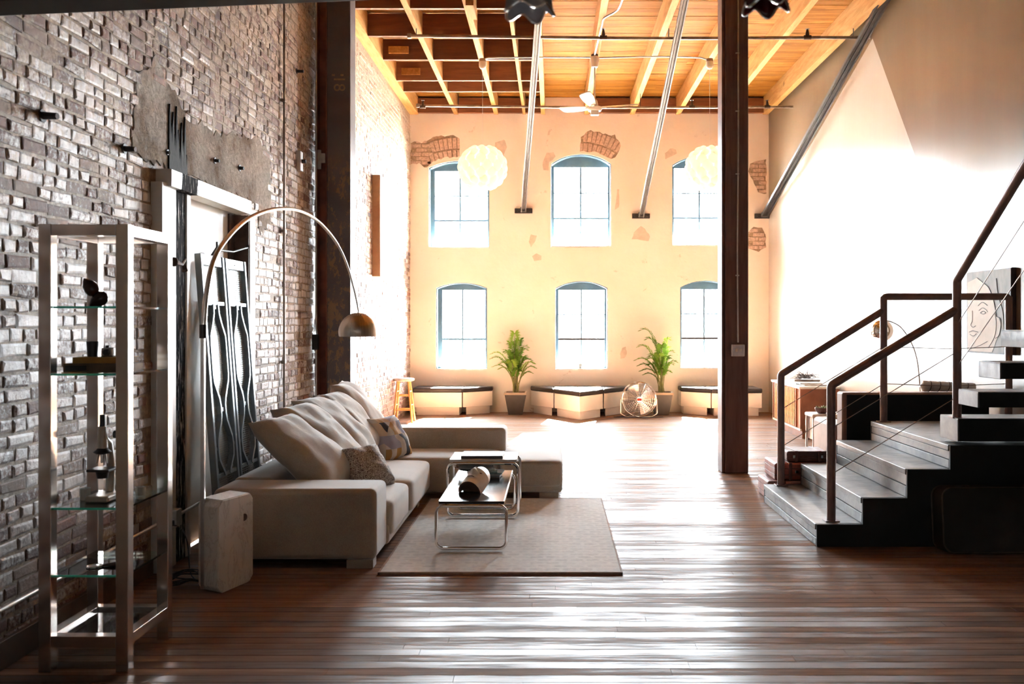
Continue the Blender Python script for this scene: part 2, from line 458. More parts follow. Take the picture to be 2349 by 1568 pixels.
for k, (x, wd) in enumerate(JX):
    g = G()
    x0, x1 = (x, x+wd) if k == 0 else (x-wd/2, x+wd/2)
    g.box(x0, x1, 3.0, YB, ZD-.30, ZD)
    g.build('joist', M_joist, ce, bevel=.004, seg=1)
for yb in (10.0, 10.85, 11.9, 12.97, 14.08, 14.75):
    for (xa, wa), (xb, wb) in zip(JX[:4], JX[1:5]):
        x0 = xa+(wa if xa == -2.5 else wa/2); x1 = xb-wb/2
        G().box(x0, x1, yb, yb+.06, ZD-.30, ZD-.015).build('blocking', M_block, ce, bevel=.003, seg=1)
        if xa == -2.5 and yb in (12.97, 14.08):
            G().box(x0+.08, x0+.36, yb-.03, yb-.001, ZD-.22, ZD-.12).build('cleat', M_joist, ce, bevel=.004, seg=1)
for (xa, wa), (xb, wb) in zip(JX[:9], JX[1:10]):
    if xa == -.17: continue
    x0 = xa+(wa if xa == -2.5 else wa/2); x1 = xb-wb/2
    G().box(x0, x1, YB-.09, YB-.005, ZD-.285, ZD-.03).build('blocking', M_block, ce, bevel=.003, seg=1)
G().box(-.97, -.88, 10.4, 10.9, ZD-.42, ZD-.1).build('sistered_block', M_joist, ce, bevel=.004, seg=1)

# ---- back wall with six arched windows
def arch(x0, x1, z0, zs, zt, n=12):
    """opening outline, sides to zs, segmental arch up to zt"""
    h = zt-zs; hw = (x1-x0)/2; r = (hw*hw+h*h)/(2*h); cx = (x0+x1)/2; cz = zt-r; a = math.asin(hw/r)
    top = [(cx+r*math.sin(a-2*a*i/n), cz+r*math.cos(a-2*a*i/n)) for i in range(n+1)]
    return [(x0, z0), (x1, z0)]+top
WIN = [('window_1', -2.17, -1.11, 2.86, 4.27, 4.39, 2), ('window_2', -.03, 1.02, 2.88, 4.34, 4.51, 2), ('window_3', 2.09, 3.10, 2.90, 4.32, 4.48, 2),
       ('window_4', -2.04, -1.15, .73, 2.17, 2.26, 1), ('window_5', .05, .96, .73, 2.17, 2.29, 1), ('window_6', 2.23, 3.13, .75, 2.18, 2.30, 1)]
def mpB(d0): return lambda u, v, d: (u, YB+d, v)
holes = [arch(*w_[1:6]) for w_ in WIN]
PATCH = [blob([(-2.49,4.32),(-2.49,4.72),(-2.3,4.72),(-2.1,4.80),(-1.75,4.86),(-1.63,4.78),(-1.64,4.47),(-1.85,4.45),(-2.1,4.40),(-2.2,4.26),(-2.33,4.36)], .05, .02, 3),
         blob([(.48,4.57),(.49,4.82),(.66,4.92),(1.08,4.84),(1.19,4.66),(1.14,4.52),(1.03,4.42),(.80,4.54)], .05, .02, 4),
         blob([(3.42,4.20),(3.45,4.33),(3.60,4.41),(3.74,4.42),(3.74,3.80),(3.6,3.86)], .05, .018, 5),
         blob([(3.42,2.85),(3.42,3.15),(3.52,3.24),(3.66,3.22),(3.73,3.1),(3.73,2.88),(3.6,2.80)], .05, .012, 6)]
GREY = [blob([(-.16,4.22),(-.18,4.38),(-.10,4.53),(.02,4.55),(.05,4.46),(-.06,4.36),(-.07,4.22)], .05, .012, 8),
        blob([(-1.06,4.45),(-1.0,4.72),(-.85,4.78),(-.8,4.62),(-.9,4.42)], .05, .015, 9),
        blob([(1.97,4.42),(1.96,4.52),(2.05,4.61),(2.15,4.60),(2.17,4.52)], .05, .01, 10),
        blob([(1.38,3.02),(1.42,3.14),(1.55,3.26),(1.62,3.2),(1.7,3.06),(1.68,3.0)], .05, .012, 11),
        blob([(-.42,2.98),(-.38,3.1),(-.28,3.08),(-.3,2.98),(-.38,2.88)], .04, .01, 12),
        blob([(-.36,2.72),(-.28,2.78),(-.2,2.74),(-.2,2.66),(-.32,2.64)], .04, .008, 13),
        blob([(1.19,.93),(1.18,1.02),(1.22,1.12),(1.28,1.14),(1.3,1.02),(1.25,.94)], .04, .01, 14),
        blob([(1.08,3.55),(1.13,3.9),(1.16,3.9),(1.16,3.58)], .06, .012, 15)]
outer = [(XL, 0), (3.95, 0), (3.95, ZD), (XL, ZD)]
wb = plate([(XL-.3, -.1), (4.2, -.1), (4.2, ZD+.05), (XL-.3, ZD+.05)], holes, lambda u, v, d: (u, YB+.02+d, v), 0, .36).build(
    'wall_back', M_mortar, kind='structure', label='cream plastered end wall with six arched windows', cat='wall')
# the plaster coat is cut away where it has fallen off
plate([(XL+.001, -.005), (3.95, -.005), (3.95, ZD-.001), (XL+.001, ZD-.001)], holes+PATCH+GREY, lambda u, v, d: (u, YB+d, v), 0, .022).build('plaster_coat', M_plaster, wb, fix=True)
M_grey_patch = pm('grey_plaster_undercoat', (.64,.54,.45), .9, 0, .12, 12, .4, 60, space='w')
for P_ in GREY:
    G().prism([(x, z) for x, z in P_], -.012, 0, Matrix(((1,0,0,0),(0,0,1,YB+.02),(0,1,0,0),(0,0,0,1)))).build('bare_patch', M_grey_patch, wb)
M_pbrick = pm('exposed_arch_brick', (.56,.41,.33), .9, 0, .3, 30, .5, 60, space='w')
def wbrick(g, u, v, lu, lv, rot, d=YB+.006, c=None):
    M = T(u, 0, v) @ RY(rot); e = .006
    q = [(-lu/2,-lv/2),(lu/2,-lv/2),(lu/2,lv/2),(-lu/2,lv/2)]
    vs = [(a, YB+.02, b_) for a, b_ in q]+[(a, d+.003, b_) for a, b_ in q]+[(a*(1-2*e/lu), d, b_*(1-2*e/lv)) for a, b_ in q]
    g.add(vs, [(0,1,5,4),(1,2,6,5),(2,3,7,6),(3,0,4,7),(4,5,9,8),(5,6,10,9),(6,7,11,10),(7,4,8,11),(8,9,10,11)], M)
def soldier(poly, cx, cz, r0, da=.0):
    for k in range(2):
        rad = r0+k*.215+.1
        n = int(2*.9*rad/.078)
        for i in range(-n//2, n//2+1):
            a = i*.078/rad
            u, v = cx+rad*math.sin(a), cz+rad*math.cos(a)
            if inpoly(u, v, poly) and inpoly(u, v+.07, poly) or inpoly(u, v, poly) and inpoly(u, v-.07, poly):
                g = G(); wbrick(g, u, v, .066, .19, a); g.build('brick', M_pbrick, wb)
def courses(poly, zmin, zmax, umin, umax):
    v = zmin; k = 0
    while v < zmax:
        u = umin-(.1 if k % 2 else 0)
        while u < umax:
            if inpoly(u, v, poly): g = G(); wbrick(g, u, v, .19, .06, 0); g.build('brick', M_pbrick, wb)
            u += .205
        v += .074; k += 1
def circ(x0, x1, zs, zt):
    h = zt-zs; hw = (x1-x0)/2; r = (hw*hw+h*h)/(2*h); return (x0+x1)/2, zt-r, r
c1 = circ(-2.17,-1.11,4.27,4.39); soldier([p_ for p_ in PATCH[0] if p_[0] > -2.2]+[(-2.2,4.3)], *c1)
courses([(-2.48,4.3),(-2.48,4.72),(-2.2,4.76),(-2.12,4.5),(-2.2,4.3)], 4.36, 4.75, -2.4, -2.15)
c2 = circ(-.03,1.02,4.34,4.51); soldier(PATCH[1], *c2)
courses(PATCH[2], 3.86, 4.4, 3.50, 3.75); courses(PATCH[3], 2.88, 3.22, 3.50, 3.72)

m, nt, b = newmat('window_glass'); M_glass = m
nt.nodes.remove(b); out = nt.nodes['Material Output']
fr = N(nt, 'ShaderNodeFresnel', IOR=1.3)
ms = N(nt, 'ShaderNodeMixShader', i0=fr.outputs[0], i1=N(nt, 'ShaderNodeBsdfTransparent', Color=(.97,.985,.98)).outputs[0],
       i2=N(nt, 'ShaderNodeBsdfGlossy', Roughness=.02, Color=(.9,.95,.95)).outputs[0])
lk(nt, ms.outputs[0], out.inputs[0])
NTH = {'window_1': 'upper left', 'window_2': 'upper middle', 'window_3': 'upper right', 'window_4': 'lower left', 'window_5': 'lower middle', 'window_6': 'lower right'}
for nm, x0, x1, z0, zs, zt, kind in WIN:
    lab = NTH[nm]+' arched sash window in the cream end wall'
    wr = thing(nm, ((x0+x1)/2, YB+.2, z0), lab, 'window', kind='structure')
    ol = arch(x0+.001, x1-.001, z0+.001, zs, zt-.001)
    fl_ = .085 if nm in ('window_1', 'window_4') else .055
    il = [(x0+fl_, z0+.05), (x1-.045, z0+.05), (x1-.045, zs-.03), (x0+fl_, zs-.03)]
    fm = M_frame if kind == 2 else M_frame
    plate(ol, [il], lambda u, v, d: (u, YB+.19+d, v), 0, .06).build('frame', fm, wr, bevel=.004, seg=1)
    # painted timber lining of the reveal
    lin = G(); n = len(ol); ii = [(x0+.014, z0+.014), (x1-.014, z0+.014)]+[(x, z-.014) for x, z in arch(x0+.014, x1-.014, z0, zs, zt)[2:]]
    for i in range(n):
        j = (i+1) % n
        if i == 0: continue
        a, b_, c_, d_ = ol[i], ol[j], ii[j], ii[i]
        lin.add([(a[0],YB+.03,a[1]),(b_[0],YB+.03,b_[1]),(c_[0],YB+.03,c_[1]),(d_[0],YB+.03,d_[1]),
                 (a[0],YB+.19,a[1]),(b_[0],YB+.19,b_[1]),(c_[0],YB+.19,c_[1]),(d_[0],YB+.19,d_[1])],
                [(0,1,2,3),(7,6,5,4),(0,4,5,1),(1,5,6,2),(2,6,7,3),(3,7,4,0)])
    lin.build('lining', M_frame, wr)
    G().box(x0+.002, x1-.002, YB+.001, YB+.19, z0+.001, z0+.03).build('sill', M_white, wr, bevel=.004, seg=1)
    H = zs-.03-(z0+.05); cx = (x0+x1)/2
    if kind == 2:
        G().box(x0+.045, x1-.045, YB+.195, YB+.235, z0+.05+H*.345-.018, z0+.05+H*.345+.018).build('meeting_rail', M_frame, wr)
        G().box(x0+.045, x1-.045, YB+.205, YB+.228, z0+.05+H*.67-.011, z0+.05+H*.67+.011).build('muntin', M_frame, wr)
        cuts = [0, .345, .67, 1]
    else:
        G().box(x0+.045, x1-.045, YB+.195, YB+.235, z0+.05+H*.36-.019, z0+.05+H*.36+.019).build('meeting_rail', M_darksteel if nm != 'window_4' else M_frame, wr)
        if nm != 'window_4': G().box(x0+.045, x1-.045, YB+.205, YB+.228, z0+.05+H*.68-.010, z0+.05+H*.68+.010).build('muntin', M_frame, wr)
        cuts = [0, .36, .68, 1]
    G().box(cx-.015, cx+.015, YB+.203, YB+.230, z0+.05, zs-.03).build('muntin', M_frame if kind == 2 or nm == 'window_4' else M_frame, wr)
    for a, b_ in zip(cuts, cuts[1:]):
        for xa, xb in ((x0+.045, cx-.015), (cx+.015, x1-.045)):
            G().box(xa, xb, YB+.213, YB+.217, z0+.05+H*a+.012, z0+.05+H*b_-.012).build('pane', M_glass, wr)
    # sky portal just outside the glass: only guides light sampling
    L = bpy.data.lights.new('portal', 'AREA'); L.shape = 'RECTANGLE'; L.size = x1-x0; L.size_y = zt-z0; L.cycles.is_portal = True
    po = bpy.data.objects.new('portal', L); COL.objects.link(po); po.location = (cx, YB+.40, (z0+zt)/2); po.rotation_euler = (-PI/2, 0, 0)
# pale ground plane added outside to bounce sun and show bright
M_bounce_ground = pm('pale_bounce_ground', (.62,.60,.57), .9, 0, .08, 2)
G().box(-40, 40, YB+.5, 90, -3.3, -3.2).build('ground_outside', M_bounce_ground, kind='structure', label='pale ground plane added outside the windows to bounce sunlight', cat='ground')

# ---- left wall, brick by brick
mpL = lambda u, v, d: (XL-d, u, v)
wl = plate([(-4.2,-.1),(6.3,-.1),(6.3,2.44),(7.52,2.44),(7.52,-.1),(YB+.3,-.1),(YB+.3,ZD+.05),(-4.2,ZD+.05)], [], mpL, 0, .3).build(
    'wall_left', M_mortar, kind='structure', label='worn red brick wall with remnants of white paint', cat='wall')
patchL = blob([(5.55,2.56),(5.62,3.05),(5.9,3.22),(6.3,3.0),(6.9,2.95),(7.3,3.02),(7.9,3.12),(8.25,3.05),(8.3,2.45),(7.98,2.3),(7.95,2.56)], .05, .03, 21)
def bgeom(L, H, c, rr):
    g = G(); g.c = c; e = .007; pr = rr.uniform(.003, .011); j = lambda: rr.uniform(-.006, .006)
    q = [(-L/2+j(), -H/2+j()), (L/2+j(), -H/2+j()), (L/2+j(), H/2+j()), (-L/2+j(), H/2+j())]
    vs = [(-.004, a, b_) for a, b_ in q]+[(pr*.5, a, b_) for a, b_ in q]+[(pr, a-math.copysign(e*rr.uniform(.7, 2.6), a), b_-math.copysign(e*rr.uniform(.6, 1.9), b_)) for a, b_ in q]
    g.add(vs, [(0,1,5,4),(1,2,6,5),(2,3,7,6),(3,0,4,7),(4,5,9,8),(5,6,10,9),(6,7,11,10),(7,4,8,11),(8,9,10,11)])
    return g
bv = {}
for kk, L in (('s', .2), ('h', .098)):
    bv[kk] = []
    for i in range(14):
        g = bgeom(L, .056, (R.random(), R.random(), 0), R); me = g.mesh('brick', True); me.materials.append(M_brick); bv[kk].append(me)
allb = []
v = .04; k = 0
while v < ZD-.32:
    u = 3.3-R.uniform(0, .12)
    while u < YB-.05:
        typ = 'h' if (k % 6 == 3 or R.random() < .45) else 's'
        L = .2 if typ == 's' else .098
        um = u+L/2
        if not (5.78 < um < 7.7 and v < 2.56) and not (all(inpoly(um+a_, v+b__, patchL) for a_ in (-L/2, L/2) for b__ in (-.03, .03))) and R.random() > .012:
            allb.append((um, v+R.uniform(-.004, .004), typ))
        u += L+.012
    v += .0695; k += 1
def vis(um, v):     # is it inside the frame?
    s = 2150/um; return 1268+XL*s > -30 and 0 < 740-(v-EYE)*s < 1580
cand = sorted([q for q in allb if vis(q[0], q[1])], key=lambda q: q[0])
near = set(cand[:300])
rest = G()
for q in allb:
    if q in near:
        me = R.choice(bv[q[2]]); o = bpy.data.objects.new('brick', me); COL.objects.link(o)
        o.location = (XL, q[0], q[1]); o.rotation_euler = (R.uniform(-.02, .02), 0, 0)
        o.scale = (1, R.uniform(.94, 1.04), R.uniform(.9, 1.06)); link_parent(o, Vector(o.location), wl)
    else:
        L = .2 if q[2] == 's' else .098
        g = bgeom(L, .056, (R.random(), R.random(), 0), R)
        rest.c = g.c; rest.add(g.v, g.f, T(XL, q[0], q[1]) @ RX(R.uniform(-.02, .02)))
rest.build('far_bricks', M_brick, wl, attr=True, fix=False, kind='stuff')
# plaster patch above the door
pg = G(); pg.prism(patchL, 0, .0085, Matrix(((0,0,1,XL),(1,0,0,0),(0,1,0,0),(0,0,0,1)))); pg.build('plaster_patch', M_patch, wl, bevel=.004, seg=1)

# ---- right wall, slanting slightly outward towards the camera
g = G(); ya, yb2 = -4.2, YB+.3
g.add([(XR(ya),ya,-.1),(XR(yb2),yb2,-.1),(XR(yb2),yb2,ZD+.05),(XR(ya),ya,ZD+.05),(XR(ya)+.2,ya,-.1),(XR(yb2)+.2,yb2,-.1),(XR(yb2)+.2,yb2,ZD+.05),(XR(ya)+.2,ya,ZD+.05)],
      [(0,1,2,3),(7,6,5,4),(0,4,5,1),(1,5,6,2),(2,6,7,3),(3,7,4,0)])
g.build('wall_right', M_rwall, kind='structure', label='smooth grey wall with a large cream triangle', cat='wall')
G().box(XL-.3, 5.2, -4.4, -4.2, -.1, ZD+.1).build('wall_front', M_white, kind='structure', label='unseen wall behind the viewpoint, white to bounce fill light', cat='wall')  # unseen wall, whitened to bounce fill onto camera-facing sides
# baseboard of the left wall
M_base = pm('dusty_brown_baseboard', (.13,.085,.06), .6, 0, .2, 5)
g = G(); g.box(XL, XL+.03, 3.0, 5.8, 0, .13); g.build('baseboard_left', M_base, kind='structure', bevel=.004, seg=1, label='low brown baseboard under the brick wall near the glass cabinet', cat='baseboard')
# ---- mezzanine over the viewpoint with its dark edge beam
mz = G().box(XL, 2.74, -4.1, 3.92, 3.0, 3.12).build('mezzanine_floor', M_offwhite, kind='structure', label='underside of the mezzanine over the viewpoint', cat='ceiling')  # underside kept pale to bounce fill light
g = G(); y0, y1 = 3.92, 4.06
g.add([(-2.49,y0,2.90),(2.8,y0,3.12),(2.8,y0,3.3),(-2.49,y0,3.3),(-2.49,y1,2.881),(2.8,y1,3.109),(2.8,y1,3.3),(-2.49,y1,3.3)],
      [(3,2,1,0),(4,5,6,7),(0,1,5,4),(1,2,6,5),(2,3,7,6),(3,0,4,7)])
g.build('edge_beam', M_stairside, kind='structure', bevel=.008, label='blurred black beam edge across the top left', cat='beam')

# ---- columns
lc = G().box(-2.345, -2.10, 9.72, 9.98, 0, ZD-.3).build('timber_column', M_lcol, bevel=.012, seg=2, label='black scorched column with flaking tan paint beside the brick wall', cat='column')
rc = thing('timber_column', (1.905, 9.86, 0), 'tall dark brown column with an electric conduit, standing free mid-room', 'column')
g = G(); g.box(1.79, 2.03, 9.72, 10.0, 0, ZD-.3); g.build('post', M_post, rc, bevel=.012)
M_trim = pm('column_edge_trim', (.13,.06,.04), .45, 0, .25, 9)
g = G(); g.box(1.757, 1.789, 9.74, 9.98, 0, ZD-.3); g.build('edge_strip', M_trim, rc, bevel=.006)
# conduit and box on the right column
s_ = 2150/9.70
cxx = (1693-1268)/s_
g = G().tube([(cxx, 9.705, EYE+(740-785)/s_), (cxx-.006, 9.705, 2.3), (cxx+.004, 9.705, 3.4), (cxx+.002, 9.705, ZD-.3)], .008, 8); g.build('conduit', M_conduit, rc, smooth=True)
for z in (2.05, 3.1, 3.75, 4.35): G().box(cxx-.025, cxx+.012, 9.695, 9.712, z-.006, z+.006).build('conduit_clip', M_conduit, rc)
g = G().box(1.845, 1.978, 9.655, 9.72, EYE-(817-740)/s_, EYE-(789-740)/s_); bx = g.build('outlet_box', M_conduit, rc, bevel=.008)
for dx in (-.02, .022): G().box(1.911+dx-.011, 1.911+dx+.011, 9.648, 9.656, 1.262, 1.295).build('socket', M_offwhite, bx, bevel=.003, seg=1)
# stencilled mark 18 running down the left column
M_sten = pm('tan_stencil_paint', (.34,.24,.15), .7, 0, .25, 30)
s_ = 2150/9.715
def stencil(body, px, py, size):
    cu = bpy.data.curves.new('stencil', 'FONT'); cu.body = body; cu.size = size; cu.align_x = 'CENTER'; cu.align_y = 'CENTER'; cu.extrude = .001
    o = bpy.data.objects.new('tmp', cu); COL.objects.link(o)
    o.matrix_world = T((px-1268)/s_, 9.7195, EYE+(740-py)/s_) @ RX(PI/2) @ RZ(-PI/2)
    bpy.context.view_layer.update()
    me = bpy.data.meshes.new_from_object(o.evaluated_get(bpy.context.evaluated_depsgraph_get()))
    me.transform(o.matrix_world); bpy.data.objects.remove(o)
    g = G(); g.add([v_.co for v_ in me.vertices], [tuple(p_.vertices) for p_ in me.polygons]); return g
stencil('18', 777, 191, .17).build('stencil_number', M_sten, lc)
g = G(); s_ = 2150/9.715
for px in (765, 785): g.box((px-4-1268)/s_, (px+3-1268)/s_, 9.714, 9.719, EYE+(740-174)/s_, EYE+(740-170)/s_)
g.build('stencil_mark', M_sten, lc)
# red oxide steel channel beside the black column
st = thing('steel_channel', (-2.42, 9.85, 0), 'red oxide steel channel upright between brick wall and black column', 'channel')
g = G(); g.box(-2.475, -2.36, 9.90, 9.925, 0, ZD-.45); g.box(-2.475, -2.46, 9.80, 9.90, 0, ZD-.45); g.box(-2.375, -2.36, 9.80, 9.90, 0, ZD-.45)
g.build('web', M_steel_red, st, bevel=.003, seg=1)
g = G(); s_ = 2150/9.79
g.box((729-1268)/s_, (737-1268)/s_, 9.77, 9.80, EYE+(740-388)/s_, EYE+(740-344)/s_); g.box((737-1268)/s_, (747-1268)/s_, 9.77, 9.80, EYE+(740-374)/s_, EYE+(740-352)/s_)
g.build('bracket', M_conduit, st, bevel=.002, seg=1)
# conduits on the left wall
def pipe(name, pts, r, mat, label, cat='pipe', clips=(), n=10, cliplen=.03):
    t = thing(name, tuple(pts[0]), label, cat)
    G().tube(pts, r, n).build('tube', mat, t, smooth=True)
    for c_ in clips:
        g = G(); g.box(c_[0]-.02, c_[0]+.02, c_[1]-.02, c_[1]+.02, c_[2]-cliplen/2, c_[2]+cliplen/2); g.build('clip', mat, t, bevel=.004, seg=1)
    return t
pipe('conduit', [(XL+.035, 8.6, .02), (XL+.035, 8.6, ZD-.32)], .010, M_pipe, 'dark vertical conduit on the brick wall right of the doorway', 'conduit', [(XL+.03, 8.6, z) for z in (1.2, 2.4, 3.6)])
t = pipe('conduit', [(-2.455, 9.72, .02), (-2.455, 9.72, 1.35), (-2.44, 9.72, 1.42), (-2.455, 9.72, 1.5), (-2.455, 9.72, ZD-.35)], .009, M_conduit, 'thin grey conduit with a switch box along the red steel upright', 'conduit')
G().box(-2.49, -2.43, 9.69, 9.74, 1.28, 1.44).build('switch_box', M_darksteel, t, bevel=.005)
hp = pipe('conduit', [(-2.455, 3.2, .27), (-2.455, 5.1, .295), (-2.455, 5.80, .31)], .012, M_conduit, 'horizontal grey conduit low on the brick wall behind the glass cabinet', 'conduit', [(-2.47, 4.1, .282), (-2.47, 5.1, .295)])
hp2 = pipe('conduit', [(-2.40, 5.995, .33), (-2.40, 7.2, .35)], .011, M_conduit, 'short grey conduit behind the marble lamp base', 'conduit')
s_ = 2150/5.95
g = G().box(-2.428, -2.37, 5.90, 5.99, .27, .38); ob = g.build('outlet_box', M_conduit, bevel=.006, label='grey outlet box at the end of the low conduit', cat='socket')
G().box(-2.42, -2.38, 5.87, 5.902, .285, .32).build('plug', M_black, ob, bevel=.005)
# ================================================================ DOORWAY, GATES
m, nt, b = newmat('tar_streaked_white_paint'); M_tarwhite = m
p = pos(nt); s3 = N(nt, 'ShaderNodeSeparateXYZ', Vector=p)
yy = math_(nt, 'ADD', s3.outputs[1], math_(nt, 'MULTIPLY', math_(nt, 'SUBTRACT', noise(nt, pos(nt, 1, 30, 2), 3, 4), .5), .12))
band = math_(nt, 'MULTIPLY', math_(nt, 'GREATER_THAN', yy, 6.07), math_(nt, 'LESS_THAN', yy, 6.34))
low = ramp(nt, math_(nt, 'MULTIPLY', s3.outputs[2], .35), [(.0, .45), (.8, 1.)])
streak = ramp(nt, math_(nt, 'ADD', noise(nt, pos(nt, 30, 30, 2.5), 2, 6, .7), math_(nt, 'MULTIPLY', low, .1)), [(.44, 0.), (.52, 1.)])
msk = math_(nt, 'MULTIPLY', band, streak)
grime = ramp(nt, noise(nt, pos(nt, 1, 6, 1), 2, 5), [(.3, (.74,.73,.70)), (.7, (.90,.89,.86))])
lk(nt, mix(nt, msk, grime, (.012,.013,.016)), b.inputs['Base Color'])
lk(nt, ramp(nt, msk, [(0, .36), (1, .85)]), b.inputs['Roughness']); lk(nt, ramp(nt, msk, [(0, .6), (1, .08)]), b.inputs['Specular IOR Level']); bump(nt, b, msk, .4, .008)
M_door = pm('cream_door_paint', (.80,.74,.66), .35, 0, .1, 3, space='w')
M_reveal = pm('dirty_brown_reveal', (.10,.06,.045), .7, 0, .4, 18, .3, 30, space='w')
dr = thing('door_1', (XL, 6.9, 0), 'old doorway with white casing and black tar stain in the brick wall', 'door', kind='structure')
G().box(-2.60, -2.56, 6.2, 7.56, 0, 2.5).build('door_panel', M_door, dr)
G().box(-2.56, -2.545, 7.38, 7.50, 0, 2.42).build('door_stile', M_reveal, dr)
G().box(-2.52, -2.43, 5.83, 6.05, 0, 2.44).build('jamb', M_tarwhite, dr, bevel=.005)
G().box(-2.52, -2.45, 6.052, 6.25, 0, 2.42).build('jamb', M_tarwhite, dr, bevel=.005)
G().box(-2.52, -2.44, 6.252, 6.32, 0, 2.42).build('stop', M_door, dr, bevel=.005)
G().box(-2.56, -2.435, 7.50, 7.52, 0, 2.42).build('reveal', M_reveal, dr)
G().box(-2.56, -2.43, 7.522, 7.66, 0, 2.42).build('jamb', M_white, dr, bevel=.005)
G().box(-2.52, -2.40, 5.90, 7.47, 2.42, 2.53).build('lintel', M_tarwhite, dr, bevel=.004)
# tar streaks on the wall above
M_tar = pm('black_tar', (.012,.012,.014), .7, 0, .4, 20, .5, 30, spec=.15, space='w')
tar = []
ys = [6.07+.028*i for i in range(11)]
tops = [2.98, 2.86, 2.94, 2.80, 2.99, 2.84, 2.72, 2.9, 2.78, 2.95, 2.7]
poly = [(6.07, 2.531)]
for y_, t_ in zip(ys, tops): poly += [(y_, t_-.08), (y_+.012, t_), (y_+.02, t_-.12)]
poly += [(6.37, 2.531)]
G().prism(poly, .0, .018, Matrix(((0,0,1,XL),(1,0,0,0),(0,1,0,0),(0,0,0,1)))).build('tar_stain', M_tar, dr)
# iron latch bracket above the gates
g = G(); g.tube([(-2.555, 6.95, 2.02), (-2.49, 6.95, 2.12), (-2.49, 6.95, 2.14)], .008, 6)
g.tube([(-2.49, 6.95, 1.98), (-2.49, 6.95, 2.16)], .008, 6); g.tube([(-2.49, 6.95, 2.10), (-2.46, 7.2, 2.105), (-2.43, 7.47, 2.16)], .009, 6)
g.ball((-2.43, 7.47, 2.165), .016, 8, 6)
g.build('iron_bracket', M_darksteel, smooth=True, label='small black iron bracket arm above the metal gates', cat='bracket')

m, nt, b = newmat('perforated_screen'); M_screen = m
o3 = pos(nt, 0, 62, 62)
vor = N(nt, 'ShaderNodeTexVoronoi', {'feature': 'F1'}, Vector=o3, Scale=1.0, Randomness=.15).outputs['Distance']
hole = ramp(nt, vor, [(.36, 1.), (.42, 0.)])
b.inputs['Base Color'].default_value = (.42, .46, .46, 1); b.inputs['Roughness'].default_value = .4; b.inputs['Metallic'].default_value = .5
lk(nt, math_(nt, 'SUBTRACT', 1.0, hole), b.inputs['Alpha'])
M_gate = pm('slate_painted_iron', (.30,.35,.38), .3, .3, .15, 6)
def gate(y0, wd, label):
    t = thing('metal_gate', (-2.38, y0+wd/2, 0), label, 'gate')
    tl = math.atan2(.15, 2.04)
    M = Matrix(((0, math.cos(tl), -math.sin(tl), -2.28), (1, 0, 0, y0), (0, math.sin(tl), math.cos(tl), 0), (0,0,0,1)))  # local (u, out, v)
    M = T(-2.28, y0, 0) @ RY(-tl) @ Matrix(((0,1,0,0),(1,0,0,0),(0,0,1,0),(0,0,0,1)))
    H = 2.04
    g = G(); g.box(.008, wd-.008, -.012, -.008, .04, H-.03, M); g.build('screen', M_screen, t)
    for a, b_ in ((0, .035), (wd-.035, wd)):
        g = G(); g.box(a, b_, -.02, .025, 0.005, H, M); g.build('stile', M_gate, t, bevel=.003, seg=1)
    for z0, z1 in ((H-.075, H), (1.685, 1.715), (.485, .515), (.385, .41), (.01, .06)):
        g = G(); g.box(.035, wd-.035, -.018, .018, z0, z1, M); g.build('rail', M_gate, t, bevel=.003, seg=1)
    prof = [(.045,1.69),(.05,1.63),(.085,1.56),(.145,1.47),(.15,1.42),(.15,1.20),(.14,1.15),(.06,1.03),(.045,.98),(.045,.92),(.06,.87),(.14,.75),(.15,.70),(.15,.66),(.14,.61),(.06,.52),(.05,.50)]
    for sg in (-1, 1):
        g = G(); q = [(wd/2+sg*a*wd/.46, 0.004, z) for a, z in prof]
        for p0, p1 in zip(q, q[1:]):
            p0, p1 = M @ Vector(p0), M @ Vector(p1); d = (p1-p0).normalized()*.004
            g.bar(p0-d, p1+d, .022, .04, up=M.to_3x3() @ Vector((0, 1, 0)))
        g.build('scroll_bar', M_gate, t)
        for z in (1.33, .69):
            g = G(); a, b_ = (wd/2+sg*.15*wd/.46, wd-.035 if sg > 0 else .035); g.box(min(a,b_), max(a,b_), -.01, .015, z-.012, z+.012, M); g.build('tie', M_gate, t)
    g = G(); g.box(wd/2-.045*wd/.46, wd/2+.045*wd/.46, -.01, .015, .935, .965, M); g.build('tie', M_gate, t)
    g = G(); g.box(wd/2-.05, wd/2+.05, -.01, .015, 1.66, 1.69, M); g.build('tie', M_gate, t)
    g = G(); g.box(wd/2-.022, wd/2+.022, .0181, .022, H-.045, H-.037, M); g.build('slot', M_black, t)
gate(6.40, .455, 'nearer of two slate grey iron gate leaves with bottle shaped scrollwork')
gate(6.885, .455, 'farther of two slate grey iron gate leaves, beside the right door jamb')

# black pegs and iron spikes on the brick wall
def peg(y, z, L, r, label, name='wall_peg'):
    g = G(); g.tube([(XL, y, z), (XL+L, y-.01, z-.005)], [r, r*.8], 8); g.tube([(XL+.01, y, z), (XL+.016, y, z)], r*1.7, 8)
    g.build(name, M_darksteel, label=label, cat='peg')
def wy(px): return 2150*2.5/(1268-px)
def wz(px, py): return EYE+(740-py)*2.5/(1268-px)
peg(wy(92), wz(92, 265), .09, .02, 'black peg high on the brick wall at far left')
peg(wy(281), wz(281, 341), .08, .018, 'black peg on the brick wall left of the plaster patch')
peg(wy(380), wz(380, 349), .03, .012, 'small black plug in the plaster left of the tar stain')
peg(wy(489), wz(489, 368), .05, .014, 'small black plug in the plaster just right of the tar stain')
peg(wy(546), wz(546, 385), .05, .016, 'black plug in the plaster nearest the dark conduit')
peg(wy(678), wz(678, 163), .08, .016, 'black peg high up between the dark conduit and the steel upright')
